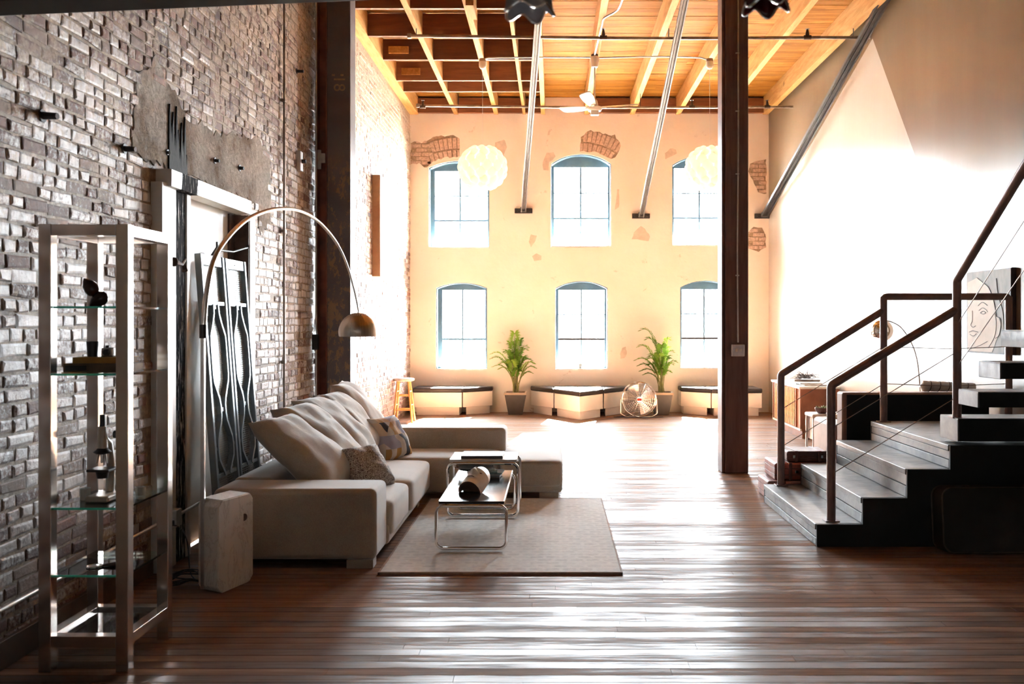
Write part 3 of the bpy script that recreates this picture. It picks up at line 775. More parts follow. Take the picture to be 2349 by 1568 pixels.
# two spotlights clipped to wall (white little lamp near the steel upright)
t = thing('wall_fixture', (XL, wy(681), wz(681, 370)), 'small pale fixture on bricks left of the steel upright', 'fixture')
yv, zv = wy(681), wz(681, 370)
G().box(XL, XL+.05, yv-.05, yv+.05, zv-.1, zv+.1).build('plate', M_conduit, t, bevel=.01)
G().tube([(XL+.05, yv, zv), (XL+.09, yv, zv)], .02, 10).build('socket', M_darksteel, t, smooth=True)
# knotted iron hook beside the cabinet
M_rust = pm('brown_rusted_iron', (.10,.065,.05), .6, .4, .4, 30, .5, 60)
y_, z_ = 2150*2.43/(1268-395), EYE+(740-603)/((1268-395)/2.43)
g = G(); g.tube([(-2.43, y_-.12, z_+.02), (-2.37, y_-.12, z_-.0), (-2.36, y_-.02, z_-.01), (-2.37, y_+.06, z_+.03)], [.014,.018,.012,.008], 7)
g.tube([(-2.37, y_+.02, z_-.0), (-2.35, y_+.0, z_-.05)], [.012,.02], 7); g.ball((-2.37, y_-.12, z_), .03, 8, 6)
g.build('iron_hook', M_rust, smooth=True, label='brown knotted iron hook on the left door casing', cat='hook')
# white panel hung on the far brick wall
M_oak = pm('tan_board_edge', (.50,.30,.17), .6, 0, .15, 8)
t = thing('wall_panel', (XL+.05, 13.7, 2.2), 'tall blank white panel with brown edge on the far brick wall', 'panel')
G().box(XL+.01, XL+.115, 12.93, 12.95, 2.20, 3.60).build('edge', M_oak, t)
G().box(XL+.01, XL+.12, 12.951, 14.45, 2.20, 3.60).build('board', M_white, t, bevel=.004)

# ================================================================ SOFA
sf = thing('sectional_sofa', (-1.2, 7.4, 0), 'low L-shaped taupe fabric sectional sofa in front of the brick wall', 'sofa')
def rbox(name, x0, x1, y0, y1, z0, z1, r=.045, parent=sf, mat=None, puff=0):
    """upholstered block: rounded box with a slight crown"""
    bm = bmesh.new(); bmesh.ops.create_cube(bm, size=1)
    bmesh.ops.scale(bm, vec=(x1-x0, y1-y0, z1-z0), verts=bm.verts)
    bmesh.ops.translate(bm, vec=((x0+x1)/2, (y0+y1)/2, (z0+z1)/2), verts=bm.verts)
    bmesh.ops.bevel(bm, geom=list(bm.edges), offset=r, segments=4, profile=.5, affect='EDGES')
    g = G(); g.add([v.co.copy() for v in bm.verts], [tuple(v.index for v in f.verts) for f in bm.faces]); bm.free()
    if puff:
        # crown the top
        cx, cy_ = (x0+x1)/2, (y0+y1)/2
        n = 12
        g = G(); N1 = 18; N2 = 18
        def fn(u, v):
            return None
        pts = []
        # superellipsoid style cushion
        def sp(v, e): return math.copysign(abs(v)**e, v)
        nu, nv = 40, 20
        e1, e2 = .22, .16
        for i in range(nv+1):
            ph = -PI/2+PI*i/nv
            for j in range(nu):
                th = 2*PI*j/nu
                x = sp(math.cos(ph), e1)*sp(math.cos(th), e2); y = sp(math.cos(ph), e1)*sp(math.sin(th), e2); z = sp(math.sin(ph), e1)
                zz = (z0+z1)/2+z*(z1-z0)/2
                if z > 0: zz += puff*(1-x*x)*(1-y*y)
                g.v.append(Vector((cx+x*(x1-x0)/2, cy_+y*(y1-y0)/2, zz)))
        for i in range(nv):
            for j in range(nu): g.f.append((i*nu+j, i*nu+(j+1)%nu, (i+1)*nu+(j+1)%nu, (i+1)*nu+j)); g.col.append(.5)
        return g.build(name, mat or M_sofa, parent, smooth='all', weld=True)
    return g.build(name, mat or M_sofa, parent, smooth='all', wn=True)
rbox('arm', -2.16, -1.12, 5.94, 6.34, .055, .505, .04)
rbox('back_rest', -2.17, -1.90, 6.345, 9.30, .055, .51, .04)
rbox('back_rest', -1.895, -.45, 8.96, 9.32, .055, .555, .04)
rbox('seat_base', -1.895, -1.11, 6.345, 8.28, .055, .20, .03)
rbox('seat_cushion', -1.89, -1.085, 6.35, 7.14, .10, .355, .06, puff=.015)
rbox('seat_cushion', -1.89, -1.07, 7.15, 8.27, .10, .36, .06, puff=.02)
rbox('seat_base', -1.895, .085, 8.30, 8.95, .055, .22, .03)
rbox('chaise_base', -.44, .085, 8.955, 9.35, .055, .22, .03)
rbox('seat_cushion', -1.88, -.48, 8.29, 8.955, .12, .365, .05, puff=.015)
rbox('chaise_cushion', -.475, .09, 8.27, 9.34, .10, .345, .05, puff=.01)
for x, y in ((-1.22, 6.0), (-2.08, 6.0), (-.03, 8.36), (-.03, 9.25), (-1.9, 9.2), (-1.22, 7.95)):
    G().box(x-.09, x+.08, y-.05, y+.06, 0, .057).build('foot', M_sofa, sf, bevel=.004, seg=1)
def pillow(name, M, w, h, t, mat, seed, parent=None, pinch=.07, wr=.012, **tags):
    g = G(); n = 18; off = Vector((seed*3.1, seed*1.7, 0))
    for side in (1, -1):
        def fn(u, v):
            a, c = u*2-1, v*2-1
            k = max(0, (1-a**4)*(1-c**4))**.62
            x = a*w/2*(1-pinch*(1-abs(c))**1.0*abs(a)**3*.9)*(1-.02*abs(a)); y = c*h/2*(1-pinch*(1-abs(a))*abs(c)**3*.9)
            z = side*t/2*k*(1+.12*(-c))
            z += wr*k**.5*mnoise.noise(Vector((a*2.2, c*2.2, side*1.3))+off)*2+wr*.7*k**.5*mnoise.noise(Vector((a*6, c*3, side))+off)
            return (x, y, z)
        g.grid(fn, n, n, M, flip=(side < 0))
    o = g.build(name, mat, parent, smooth='all', weld=True, **tags)
    return o
def lean(yc, ang, xb, zb, h, yaw=0):
    # local x -> world Y, local y -> up the slope, local z -> outward
    up = Vector((-math.sin(ang), 0, math.cos(ang))); out_ = Vector((math.cos(ang), 0, math.sin(ang)))
    R3 = Matrix((( 0, up.x, out_.x, 0), (1, up.y, out_.y, 0), (0, up.z, out_.z, 0), (0,0,0,1)))
    c = Vector((xb, yc, zb))+up*h/2
    return T(*c) @ RZ(yaw) @ R3
cpos = [(6.72, .88, -1.50, .34, 'nearest big taupe back cushion slumped over the sofa arm'),
        (7.24, .84, -1.53, .36, 'second nearest big taupe back cushion on the sofa'),
        (7.78, .80, -1.55, .36, 'middle one of the five big taupe back cushions'),
        (8.20, .72, -1.56, .36, 'fourth taupe back cushion, squeezed behind the striped pillow'),
        (8.72, .66, -1.58, .36, 'farthest and highest taupe back cushion, in the sofa corner')]
for i, (yc, ang, xb, zb, lab) in enumerate(cpos):
    h = .74 if i != 3 else .70
    pillow('back_cushion', lean(yc, ang, xb+.02, zb+.06, h, (-.16, -.12, -.1, -.05, .05)[i]), .66, h, .25, M_sofa, i+1, label=lab, cat='cushion', group='big back cushions on the sofa')
m, nt, b = newmat('swirl_print_fabric'); M_swirl = m
o3 = opos(nt)
wv = N(nt, 'ShaderNodeTexVoronoi', {'feature': 'DISTANCE_TO_EDGE'}, Vector=N(nt, 'ShaderNodeVectorMath', {'operation': 'ADD'}, i0=o3, i1=N(nt, 'ShaderNodeTexNoise', Vector=o3, Scale=14.0).outputs['Color']).outputs[0], Scale=15.0).outputs['Distance']
lk(nt, mix(nt, ramp(nt, wv, [(.09, 1.), (.14, 0.)]), (.13,.085,.07), (.60,.52,.44)), b.inputs['Base Color']); b.inputs['Roughness'].default_value = .9
m, nt, b = newmat('patchwork_stripe_fabric'); M_stripe = m
o3 = opos(nt, 1, 16, 9); cell = N(nt, 'ShaderNodeVectorMath', {'operation': 'FLOOR'}, i0=o3).outputs[0]
wn = N(nt, 'ShaderNodeTexWhiteNoise', {'noise_dimensions': '3D'}, Vector=cell).outputs['Value']
lk(nt, ramp(nt, wn, [(0, (.55,.50,.44)), (.3, (.42,.24,.08)), (.45, (.62,.58,.54)), (.6, (.04,.035,.04)), (.7, (.35,.34,.42)), (.85, (.60,.45,.32)), (1, (.66,.63,.6))], 'CONSTANT'), b.inputs['Base Color']); b.inputs['Roughness'].default_value = .9
pillow('throw_pillow', lean(6.92, .62, -1.27, .355, .34, -.55), .40, .36, .17, M_swirl, 9, label='small throw pillow with brown swirl print behind the sofa arm', cat='cushion')
pillow('throw_pillow', lean(8.38, .50, -1.36, .355, .40, -.45), .42, .42, .17, M_stripe, 11, label='patchwork striped throw pillow in the sofa corner', cat='cushion')

# ================================================================ RUG
m, nt, b = newmat('woven_tan_rug'); M_rug = m
p = pos(nt)
br = N(nt, 'ShaderNodeTexBrick', {'offset': .5}, Vector=pos(nt, 1, 1, 1), Scale=1.0, Mortar_Size=.02, Mortar_Smooth=.8, Brick_Width=.105, Row_Height=.075)
br.inputs['Color1'].default_value = (.80,.77,.73,1); br.inputs['Color2'].default_value = (.58,.545,.50,1); br.inputs['Mortar'].default_value = (.9,.86,.8,1)
dash = noise(nt, pos(nt, 30, 130, 1), 1.0, 4, .6)
c = mix(nt, ramp(nt, dash, [(.42, 0.), (.58, .8)]), br.outputs['Color'], (.9,.86,.8))
c = mix(nt, ramp(nt, noise(nt, pos(nt, 17, 60, 1), 1.0, 3, .6), [(.52, 0.), (.60, .42)]), c, (.44,.39,.35))
c = mix(nt, ramp(nt, noise(nt, pos(nt, 5, 26, 1), 1.0, 2), [(.70, 0.), (.74, .8)]), c, (.30,.19,.14))
lk(nt, c, b.inputs['Base Color']); b.inputs['Roughness'].default_value = .95; b.inputs['Specular IOR Level'].default_value = .15; b.inputs['Sheen Weight'].default_value = .9
bump(nt, b, dash, .6, .008)
M_rugedge = pm('rug_binding', (.42,.30,.23), .9, 0, .2, 30)
rg = thing('area_rug', (-.4, 7.0, 0), 'tan and brown woven rug under the coffee table', 'rug')
g = G(); g.grid(lambda u, v: (-1.075+1.50*u+.03*(1-v)*(1-u)*0, 5.815+2.45*v, .013+.0025*mnoise.noise(Vector((u*3, v*5, 2)))), 30, 50)
g.build('pile', M_rug, rg, smooth='all')
g = G(); g.box(-1.083, .432, 5.805, 5.822, .001, .016); g.box(-1.083, .432, 8.263, 8.275, .001, .014); g.box(-1.085, -1.073, 5.805, 8.275, .001, .014); g.box(.423, .434, 5.805, 8.275, .001, .015)
g.build('binding', M_rugedge, rg)

# ================================================================ COFFEE TABLES
def roundpath(pts, r, n=6, closed=True):
    out = []; m = len(pts); P_ = [Vector(p) for p in pts]
    for i in range(m):
        a, b_, c_ = P_[i-1], P_[i], P_[(i+1) % m]
        if not closed and i in (0, m-1): out.append(b_); continue
        d1 = (a-b_).normalized(); d2 = (c_-b_).normalized()
        ang = d1.angle(d2); L = r/math.tan(ang/2)
        s_, e_ = b_+d1*L, b_+d2*L; bis = (d1+d2).normalized(); ce_ = b_+bis*(r/math.sin(ang/2))
        for k in range(n+1):
            t = k/n; q = s_.lerp(e_, t); v = (q-ce_).normalized()*r; out.append(ce_+v)
    return out
def laccio(x0, x1, y0, y1, H, topmat, label):
    t = thing('coffee_table', ((x0+x1)/2, (y0+y1)/2, .02), label, 'table')
    z0 = .03
    for y in (y0, y1):
        g = G(); g.tube(roundpath([(x0,y,z0),(x1,y,z0),(x1,y,H-.012),(x0,y,H-.012)], .05), .0115, 10, closed=True); g.build('end_frame', M_chrome, t, smooth=True)
    g = G(); g.tube([(x0+.06, y0, H-.012), (x0+.06, y1, H-.012)], .009, 8); g.build('side_rail', M_chrome, t, smooth=True)
    g = G(); g.tube([(x1-.06, y0, H-.012), (x1-.06, y1, H-.012)], .009, 8); g.build('side_rail', M_chrome, t, smooth=True)
    G().box(x0+.015, x1-.015, y0+.005, y1-.005, H, H+.018).build('table_top', topmat, t, bevel=.004)
    for x in (x0+.012, x1-.022): G().box(x, x+.010, y0+.012, y1-.012, H+.001, H+.0195).build('edge_band', M_white, t, bevel=.002, seg=1)
    return t
M_top = pm('black_gloss_laminate', (.02,.022,.025), .14, 0, .1, 5)
laccio(-.79, -.315, 6.36, 7.72, .33, M_top, 'long low coffee table with black glossy top and chrome tube legs')
laccio(-.835, -.275, 7.45, 7.90, .455, M_white, 'taller white-topped side table with chrome tube legs straddling the long one')
def book(name, x0, x1, y0, y1, z0, z1, cover, rot=0, **tags):
    M = T((x0+x1)/2, (y0+y1)/2, z0) @ RZ(rot); hx, hy, h = (x1-x0)/2, (y1-y0)/2, z1-z0
    t = thing(name, ((x0+x1)/2, (y0+y1)/2, z0), **tags)
    c_ = min(.003, h*.15)
    g = G(); g.box(-hx, hx, -hy, hy, 0, c_, M); g.box(-hx, hx, -hy, hy, h-c_, h, M); g.box(-hx, hx, -hy, -hy+c_, c_, h-c_, M); g.build('cover', cover, t)
    g = G(); g.box(-hx+.004, hx-.004, -hy+c_+.0005, hy-.004, c_+.0003, h-c_-.0003, M); g.build('pages', M_pages, t)
    return t
M_pages = pm('paper_pages', (.75,.71,.64), .85, 0, .08, 60)
M_charcoal = pm('charcoal_book_cover', (.06,.05,.05), .5, 0, .1, 5)
book('book', -.735, -.40, 7.50, 7.78, .4735, .496, M_charcoal, label='wide charcoal hardcover book lying on the white side table', cat='book')
M_mag = [pm('magazine_cover_%s' % n_, c_, .35, 0, .25, 12) for n_, c_ in (('white', (.7,.7,.68)), ('grey', (.3,.32,.33)), ('brown', (.22,.16,.12)), ('teal', (.25,.36,.36)))]
z = .349
for i, (dx, mm, lab) in enumerate([(0, 2, 'brown magazine at the bottom of the pile on the coffee table'), (.015, 1, 'grey magazine in the pile on the coffee table, above the brown one'), (-.01, 0, 'white magazine in the pile under the silver dish'), (.03, 3, 'pale teal magazine on top of the coffee table pile')]):
    book('magazine', -.665+dx, -.42+dx, 7.30, 7.50, z, z+.010, M_mag[mm], rot=(.05, -.08, .12, -.05)[i], label=lab, cat='magazine', group='magazines on the coffee table'); z += .0105
g = G(); g.lathe([(.001, .004), (.05, .004), (.12, .018), (.155, .036), (.158, .04), (.12, .024), (.05, .010), (.001, .009)], 32, T(-.62, 7.38, z))
g.build('dish', M_chrome, smooth=True, label='shallow silver dish on the magazine pile of the coffee table', cat='dish')
M_glass2 = pm('pale_green_glass', (.55,.68,.66), .12, 0, .1, 8)
g = G(); g.box(-.53, -.43, 7.31, 7.38, z, z+.014); g.box(-.50, -.45, 7.32, 7.37, z+.0145, z+.028); g.build('glass_block', M_glass2, bevel=.004, label='small pale glass block beside the silver dish', cat='ornament')
# curled ceramic face mask
M_mask = pm('bone_ceramic', (.85,.80,.73), .45, 0, .1, 9)
M_maskin = pm('brown_clay_inside', (.16,.085,.06), .8, 0, .15, 12)
t = thing('face_mask', (-.555, 6.80, .349), 'bone white half-round face mask standing on the black coffee table', 'mask')
rad = .085; Lm = .27
MM = T(-.555, 6.80, .392) @ RZ(-.30) @ RX(.36)
def msurf(u, v, r):      # u along length, v around
    a = PI*(v*1.04-.02); y = (u-.5)*Lm; k = 1-.32*max(0, (u-.55)/.45)**2
    f = 0
    # nose, brow, lips raised in the shell
    n_ = math.exp(-((v-.5)/.07)**2)*math.exp(-((u-.50)/.14)**2)*.028
    br_ = math.exp(-((u-.66)/.035)**2)*math.exp(-((v-.5)/.28)**2)*.012
    li = math.exp(-((u-.25)/.035)**2)*math.exp(-((v-.5)/.12)**2)*.010
    ey = -(math.exp(-((u-.58)/.04)**2)*(math.exp(-((v-.36)/.07)**2)+math.exp(-((v-.64)/.07)**2)))*.014
    rr2 = (r+(n_+br_+li+ey if r > .08 else 0))*k
    return (rr2*math.cos(a), y, rr2*math.sin(a)*1.15)
g = G(); g.grid(lambda u, v: msurf(u, v, rad), 34, 34, MM); g.build('shell', M_mask, t, smooth='all')
g = G(); g.grid(lambda u, v: msurf(u, v, rad-.010), 16, 16, MM)
g.grid(lambda u, v: msurf(0, v, rad-.010*u), 1, 16, MM)
g.grid(lambda u, v: msurf(.16, v, (rad-.010)*(1-u)+.0005), 3, 16, MM); g.box(-.066, .066, -.094, -.090, -.012, .002, MM); g.build('inner_face', M_maskin, t, smooth='all')
for v_ in (.36, .64):
    g = G(); q = msurf(.58, v_, rad+.0); g.ball(MM @ Vector((q[0]*.97, q[1], q[2]*.97)), .014, 10, 6, (1.3, .45, .6)); g.build('eye_slit', M_maskin, t, smooth=True)
g = G(); g.tube([MM @ Vector(Vector(msurf(.235+.0, v_, rad+.0))*1.0) for v_ in (.42,.46,.5,.54,.58)], .003, 6); g.build('mouth', M_maskin, t, smooth=True)

# ================================================================ ARC FLOOR LAMP
m, nt, b = newmat('white_marble'); M_marble = m
o3 = pos(nt); vn = noise(nt, pos(nt, 3, 3, 1.2), 2.6, 8, .7, 1.2)
v_ = math_(nt, 'ABSOLUTE', math_(nt, 'SUBTRACT', vn, .5))
lk(nt, mix(nt, ramp(nt, v_, [(.0, .55), (.022, 0.)]), (.88,.85,.80), (.42,.38,.34)), b.inputs['Base Color']); b.inputs['Roughness'].default_value = .3
al = thing('arc_floor_lamp', (-2.0, 5.5, 0), 'large arc floor lamp with white marble block base over the sofa', 'lamp')
# block footprint: long face towards the camera-right
pA, pB = Vector((-2.065, 5.455)), Vector((-1.945, 5.385)); pC = Vector((-1.845, 5.70)); pD = pC+(pA-pB)
cen = (pA+pC)/2; ax = (pC-pB).normalized(); ay = (pB-pA).normalized()
Mb = Matrix(((ax.x, -ay.x, 0, cen.x), (ax.y, -ay.y, 0, cen.y), (0, 0, 1, 0), (0,0,0,1)))
Lb, Wb = (pC-pB).length, (pB-pA).length
def blk(name, y0, y1):
    bm = bmesh.new(); bmesh.ops.create_cube(bm, size=1)
    bmesh.ops.scale(bm, vec=(Lb, y1-y0, .535), verts=bm.verts); bmesh.ops.translate(bm, vec=(0, (y0+y1)/2, .2675+.002), verts=bm.verts)
    es = [e for e in bm.edges if abs(e.verts[0].co.z-e.verts[1].co.z) < .01 and abs(e.verts[0].co.y-e.verts[1].co.y) > .01]
    bmesh.ops.bevel(bm, geom=es, offset=.035, segments=1, affect='EDGES')
    bmesh.ops.bevel(bm, geom=list(bm.edges), offset=.006, segments=2, affect='EDGES')
    g = G(); g.add([v.co.copy() for v in bm.verts], [tuple(v.index for v in f.verts) for f in bm.faces], Mb); bm.free()
    return g.build(name, M_marble, al, smooth=True, wn=True)
blk('marble_base', -Wb*.5-.035, Wb*.5+.0)
g = G(); g.tube([Mb @ Vector((.075, -Wb/2-.034, .40)), Mb @ Vector((.075, -Wb/2-.0365, .40))], .022, 20); g.build('base_hole', M_reveal, al, smooth=True)
# stem and arc
sx, sy = -2.03, 5.44
G().bar((sx, sy, .02), (sx, sy, 1.54), .022, .028, up=Vector((0,1,0))).build('stem', M_alu, al, bevel=.003, seg=1)
arc = [(-.0, 1.50), (.035, 1.72), (.109, 1.92), (.25, 2.03+.03), (.47, 2.195), (.70, 2.28), (.947, 2.335), (1.22, 2.36), (1.504, 2.335), (1.76, 2.26), (1.99, 2.146), (2.15, 2.01), (2.277, 1.846), (2.34, 1.74), (2.375, 1.665)]
def catmull(p, n=5):
    out = []
    P_ = [Vector(q) for q in p]; P_ = [P_[0]*2-P_[1]]+P_+[P_[-1]*2-P_[-2]]
    for i in range(1, len(P_)-2):
        for k in range(n):
            t = k/n; a, b_, c_, d = P_[i-1:i+3]
            out.append(.5*((2*b_)+(c_-a)*t+(2*a-5*b_+4*c_-d)*t*t+(3*b_-a-3*c_+d)*t**3))
    out.append(P_[-2]); return out
path = [(sx+.175*u, sy+.985*u, z) for u, z in arc]
cp = catmull(path); nn = len(cp)
kk = int(nn*.70)
G().tube(cp[:kk+1], [.0155-.004*i/kk for i in range(kk+1)], 10).build('arc_arm', M_alu, al, smooth=True)
G().tube(cp[kk:], [.0095-.003*i/(nn-kk) for i in range(nn-kk)], 8).build('arc_tip', M_alu, al, smooth=True)
G().tube([cp[0]-Vector((0,0,.03)), cp[0]+Vector((0,0,.05))], .02, 10).build('joint_sleeve', M_darksteel, al, smooth=True)
e = cp[-1]
hx, hy = e.x+.0, e.y+.0
sh = G(); prof = []
r = .162
for i in range(0, 15):
    a = math.radians(100*i/14+3); prof.append((r*math.sin(a), r*math.cos(a)*.98))
zc = 1.485
sh.lathe(prof, 40, T(hx, hy, zc), cap=False); pin = [(q[0]-.004, q[1]-.003) for q in prof]
sh.lathe(pin[::-1], 40, T(hx, hy, zc), cap=False)
m, nt, b = newmat('brushed_steel_shade'); M_shade = m
g2 = N(nt, 'ShaderNodeTexCoord').outputs['Object']; s3 = N(nt, 'ShaderNodeSeparateXYZ', Vector=g2)
an = math_(nt, 'ARCTAN2', s3.outputs[1], s3.outputs[0])
lk(nt, ramp(nt, noise(nt, N(nt, 'ShaderNodeCombineXYZ', X=math_(nt, 'MULTIPLY', an, 9.0), Y=0.0, Z=0.0).outputs[0], 2.0, 4), [(.3, (.38,.30,.24)), (.7, (.62,.52,.44))]), b.inputs['Base Color'])
b.inputs['Metallic'].default_value = 1; b.inputs['Roughness'].default_value = .28
shade = sh.build('shade', M_shade, al, smooth='all', fix=True)
dots = G()
for ring, rr3 in ((0, .30), (1, .42), (2, .54)):
    n = 18+6*ring
    for i in range(n):
        a = 2*PI*(i+.5*ring)/n; q = Vector((r*math.sin(rr3)*math.cos(a), r*math.sin(rr3)*math.sin(a), r*math.cos(rr3)*.98)); d = q.normalized()
        dots.tube([Vector((hx,hy,zc))+q-d*.001, Vector((hx,hy,zc))+q+d*.0012], .0042, 6)
dots.build('vent_holes', M_white, shade, kind='stuff')
G().tube([(hx, hy, zc+.155), (hx, hy, e.z+.01)], .006, 8).build('neck', M_alu, al, smooth=True)
G().ball((hx, hy, zc+.02), .035, 14, 8).build('bulb', M_white, al, smooth='all')
# cord on the floor
cpts = [(-2.40, 5.86, .30), (-2.33, 5.86, .28), (-2.27, 5.82, .20), (-2.24, 5.78, .06), (-2.20, 5.72, .012)]
for i in range(46):
    a = i*.62; cpts.append((-2.20+.09*math.cos(a)*(1+.25*math.sin(i*1.3)), 5.62+.13*math.sin(a)*(1+.2*math.cos(i*.9)), .010+.006*(i % 5)+.0004*i))
cpts.append((-2.05, 5.56, .03))
G().tube(catmull(cpts, 3), .0045, 6).build('power_cord', M_black, smooth='all', label='tangled black power cord behind the marble lamp base', cat='cord')

# ================================================================ GLASS DISPLAY CABINET
M_nickel = pm('satin_nickel_posts', (.72,.66,.62), .17, 1., .08, 3)
dc = thing('display_cabinet', (-2.085, 4.4, 0), 'tall square-post metal etagere with glass shelves beside the brick wall', 'shelf unit')
X0, X1, Y0, Y1, PW = -2.29, -1.89, 4.17, 4.66, .056
for x in (X0, X1-PW):
    for y in (Y0, Y1-PW):
        G().box(x, x+PW, y, y+PW, 0, 2.0).build('post', M_nickel, dc, bevel=.003, seg=1)
for z0, z1 in ((.115, .165), (1.948, 1.998)):
    for y in (Y0+.002, Y1-PW+.002): G().box(X0+PW, X1-PW, y, y+PW-.004, z0, z1).build('rail', M_nickel, dc, bevel=.002, seg=1)
    for x in (X0+.002, X1-PW+.002): G().box(x, x+PW-.004, Y0+PW, Y1-PW, z0, z1).build('rail', M_nickel, dc, bevel=.002, seg=1)
m, nt, b = newmat('shelf_glass'); M_shelf = m
nt.nodes.remove(b); out = nt.nodes['Material Output']
fr = N(nt, 'ShaderNodeFresnel', IOR=1.5)
ms = N(nt, 'ShaderNodeMixShader', i0=fr.outputs[0], i1=N(nt, 'ShaderNodeBsdfTransparent', Color=(.86,.97,.93)).outputs[0], i2=N(nt, 'ShaderNodeBsdfGlossy', Roughness=.03, Color=(1.,1.,1.)).outputs[0])
lk(nt, ms.outputs[0], out.inputs[0])
M_gedge = pm('green_glass_edge', (.10,.90,.66), .12, 0, .15, 30)
for z in (1.634, 1.333, .733, .432, .15):
    s_o = G().box(X0+.028, X1-.028, Y0+.024, Y1-.024, z-.009, z).build('glass_shelf', M_shelf, dc)
    if z > .2:
        G().box(X0+PW+.001, X1-PW-.001, Y0+.020, Y0+.0238, z-.009, z).build('glass_edge', M_gedge, s_o)
        G().box(X1-.0278, X1-.024, Y0+PW+.001, Y1-PW-.001, z-.009, z).build('glass_edge', M_shelf, s_o)
# wooden bird shell pair on the top shelf
M_dwood = pm('dark_polished_wood', (.055,.022,.016), .22, 0, .3, 20)
t = thing('carved_ornament', (-2.11, 4.32, 1.634), 'dark polished carved ornament of two curled pods on the top glass shelf', 'ornament')
def pod(c, rx, rz, rot, nm):
    g = G(); Mo = T(*c) @ RY(rot)
    g.lathe([(.001,-.068),(.014,-.055),(.030,-.03),(.036,0),(.030,.022),(.018,.034),(.001,.040)], 18, Mo @ Matrix.Diagonal((rx, .8, rz, 1)), cap=False)
    g.build(nm, M_dwood, t, smooth='all')
pod((-2.125, 4.32, 1.716), .95, .9, 2.5, 'pod'); pod((-2.085, 4.32, 1.671), .95, .95, .9, 'pod')
# books, cup, small camera on second shelf
M_yel = pm('ochre_book_cloth', (.42,.24,.04), .6, 0, .2, 10); M_brn = pm('brown_book_cloth', (.16,.10,.06), .6, 0, .3, 10)
book('book', -2.225, -1.945, 4.26, 4.46, 1.3335, 1.375, M_brn, label='brown book at the bottom of the stack on the second glass shelf', cat='book', group='books in the glass cabinet')
o_ = G().box(-2.215, -2.12, 4.256, 4.2595, 1.342, 1.366).build('black_title_block', M_black, label=None)
o_.parent = bpy.data.objects['book.001'] if 'book.001' in bpy.data.objects else None
if o_.parent: o_.location = Vector(o_.location)-WL[o_.parent.name]
book('book', -2.19, -1.96, 4.27, 4.44, 1.3755, 1.403, M_yel, rot=.06, label='ochre yellow book lying on the brown one in the glass cabinet', cat='book', group='books in the glass cabinet')
g = G(); g.lathe([(.001,0),(.022,0),(.027,.068),(.027,.071),(.023,.071),(.020,.006),(.001,.006)], 24, T(-2.125, 4.33, 1.4035)); g.build('cup', M_black, smooth=True, label='small black tumbler on the ochre book', cat='cup')
cmr = thing('compact_camera', (-2.06, 4.34, 1.4035), 'little silver camera with black lens on the ochre book', 'camera')
G().box(-2.09, -2.03, 4.33, 4.355, 1.4037, 1.445).build('body', M_alu, cmr, bevel=.006); G().box(-2.068, -2.052, 4.332, 4.352, 1.4451, 1.456).build('viewfinder', M_black, cmr, bevel=.002, seg=1)
G().tube([(-2.06, 4.3298, 1.424), (-2.06, 4.315, 1.424)], [.015, .014], 16).build('lens', M_black, cmr, smooth=True)
# microscope on the third shelf
ms_ = thing('microscope', (-2.09, 4.40, .733), 'cream and black microscope on the third glass shelf', 'microscope')
M_cream = pm('cream_enamel', (.62,.58,.50), .3, 0, .05, 5)
mx, my, mz0 = -2.095, 4.36, .7335
g = G(); g.box(mx-.055, mx+.055, my-.06, my+.10, mz0, mz0+.03); g.build('base', M_cream, ms_, bevel=.01)
g = G(); g.tube([(mx, my+.075, mz0+.03), (mx, my+.085, mz0+.16), (mx, my+.06, mz0+.26), (mx, my+.02, mz0+.285)], [.02,.02,.018,.016], 10); g.build('arm', M_cream, ms_, smooth=True)
g = G(); g.box(mx-.055, mx+.05, my-.045, my+.055, mz0+.138, mz0+.150); g.build('stage', M_black, ms_, bevel=.003, seg=1)
g = G(); g.tube([(mx, my, mz0+.105), (mx, my, mz0+.137)], [.024,.03], 14); g.build('condenser', M_black, ms_, smooth=True)
g = G(); g.lathe([(.012,0),(.03,.004),(.04,.012),(.03,.02),(.02,.03)], 18, T(mx, my, mz0+.215)); g.build('nosepiece', M_black, ms_, smooth=True)
for a in (-.5, 0, .5):
    g = G(); g.tube([(mx+.02*a*2, my, mz0+.22), (mx+.05*a, my-.005, mz0+.175)], [.010,.006], 10); g.build('objective', M_chrome, ms_, smooth=True)
g = G(); g.tube([(mx, my, mz0+.245), (mx, my-.0, mz0+.345)], [.024,.018], 16); g.build('tube', M_cream, ms_, smooth=True)
g = G(); g.tube([(mx, my, mz0+.345), (mx, my, mz0+.40)], [.0135,.012], 14); g.build('eyepiece', M_black, ms_, smooth=True)
for sg in (-1, 1):
    g = G(); g.tube([(mx+sg*.022, my+.07, mz0+.30), (mx+sg*.045, my+.07, mz0+.30)], .018, 14); g.build('focus_knob', M_black, ms_, smooth=True)
M_clear = pm('cloudy_glass', (.62,.66,.64), .1, 0, .1, 20)
g = G(); g.lathe([(.001,0),(.026,0),(.026,.055),(.022,.055),(.022,.004),(.001,.004)], 6, T(-2.185, 4.38, .7335)); g.build('glass_jar', M_clear, smooth=True, label='small clear glass jar left of the microscope', cat='jar')
g = G(); g.lathe([(.001,0),(.022,0),(.026,.04),(.022,.04),(.02,.004),(.001,.004)], 8, T(-1.98, 4.5, .7335)); g.build('glass_tumbler', M_clear, smooth=True, label='low clear tumbler right of the microscope', cat='glass')
t = thing('magnifying_glass', (-2.08, 4.35, .4325), 'chrome magnifying glass with wooden handle on the lowest glass shelf', 'magnifier')
g = G(); g.tube([(-2.115+.034*math.cos(a), 4.33+.034*math.sin(a), .4375) for a in [2*PI*i/20 for i in range(20)]], .004, 6, closed=True); g.build('rim', M_chrome, t, smooth=True)
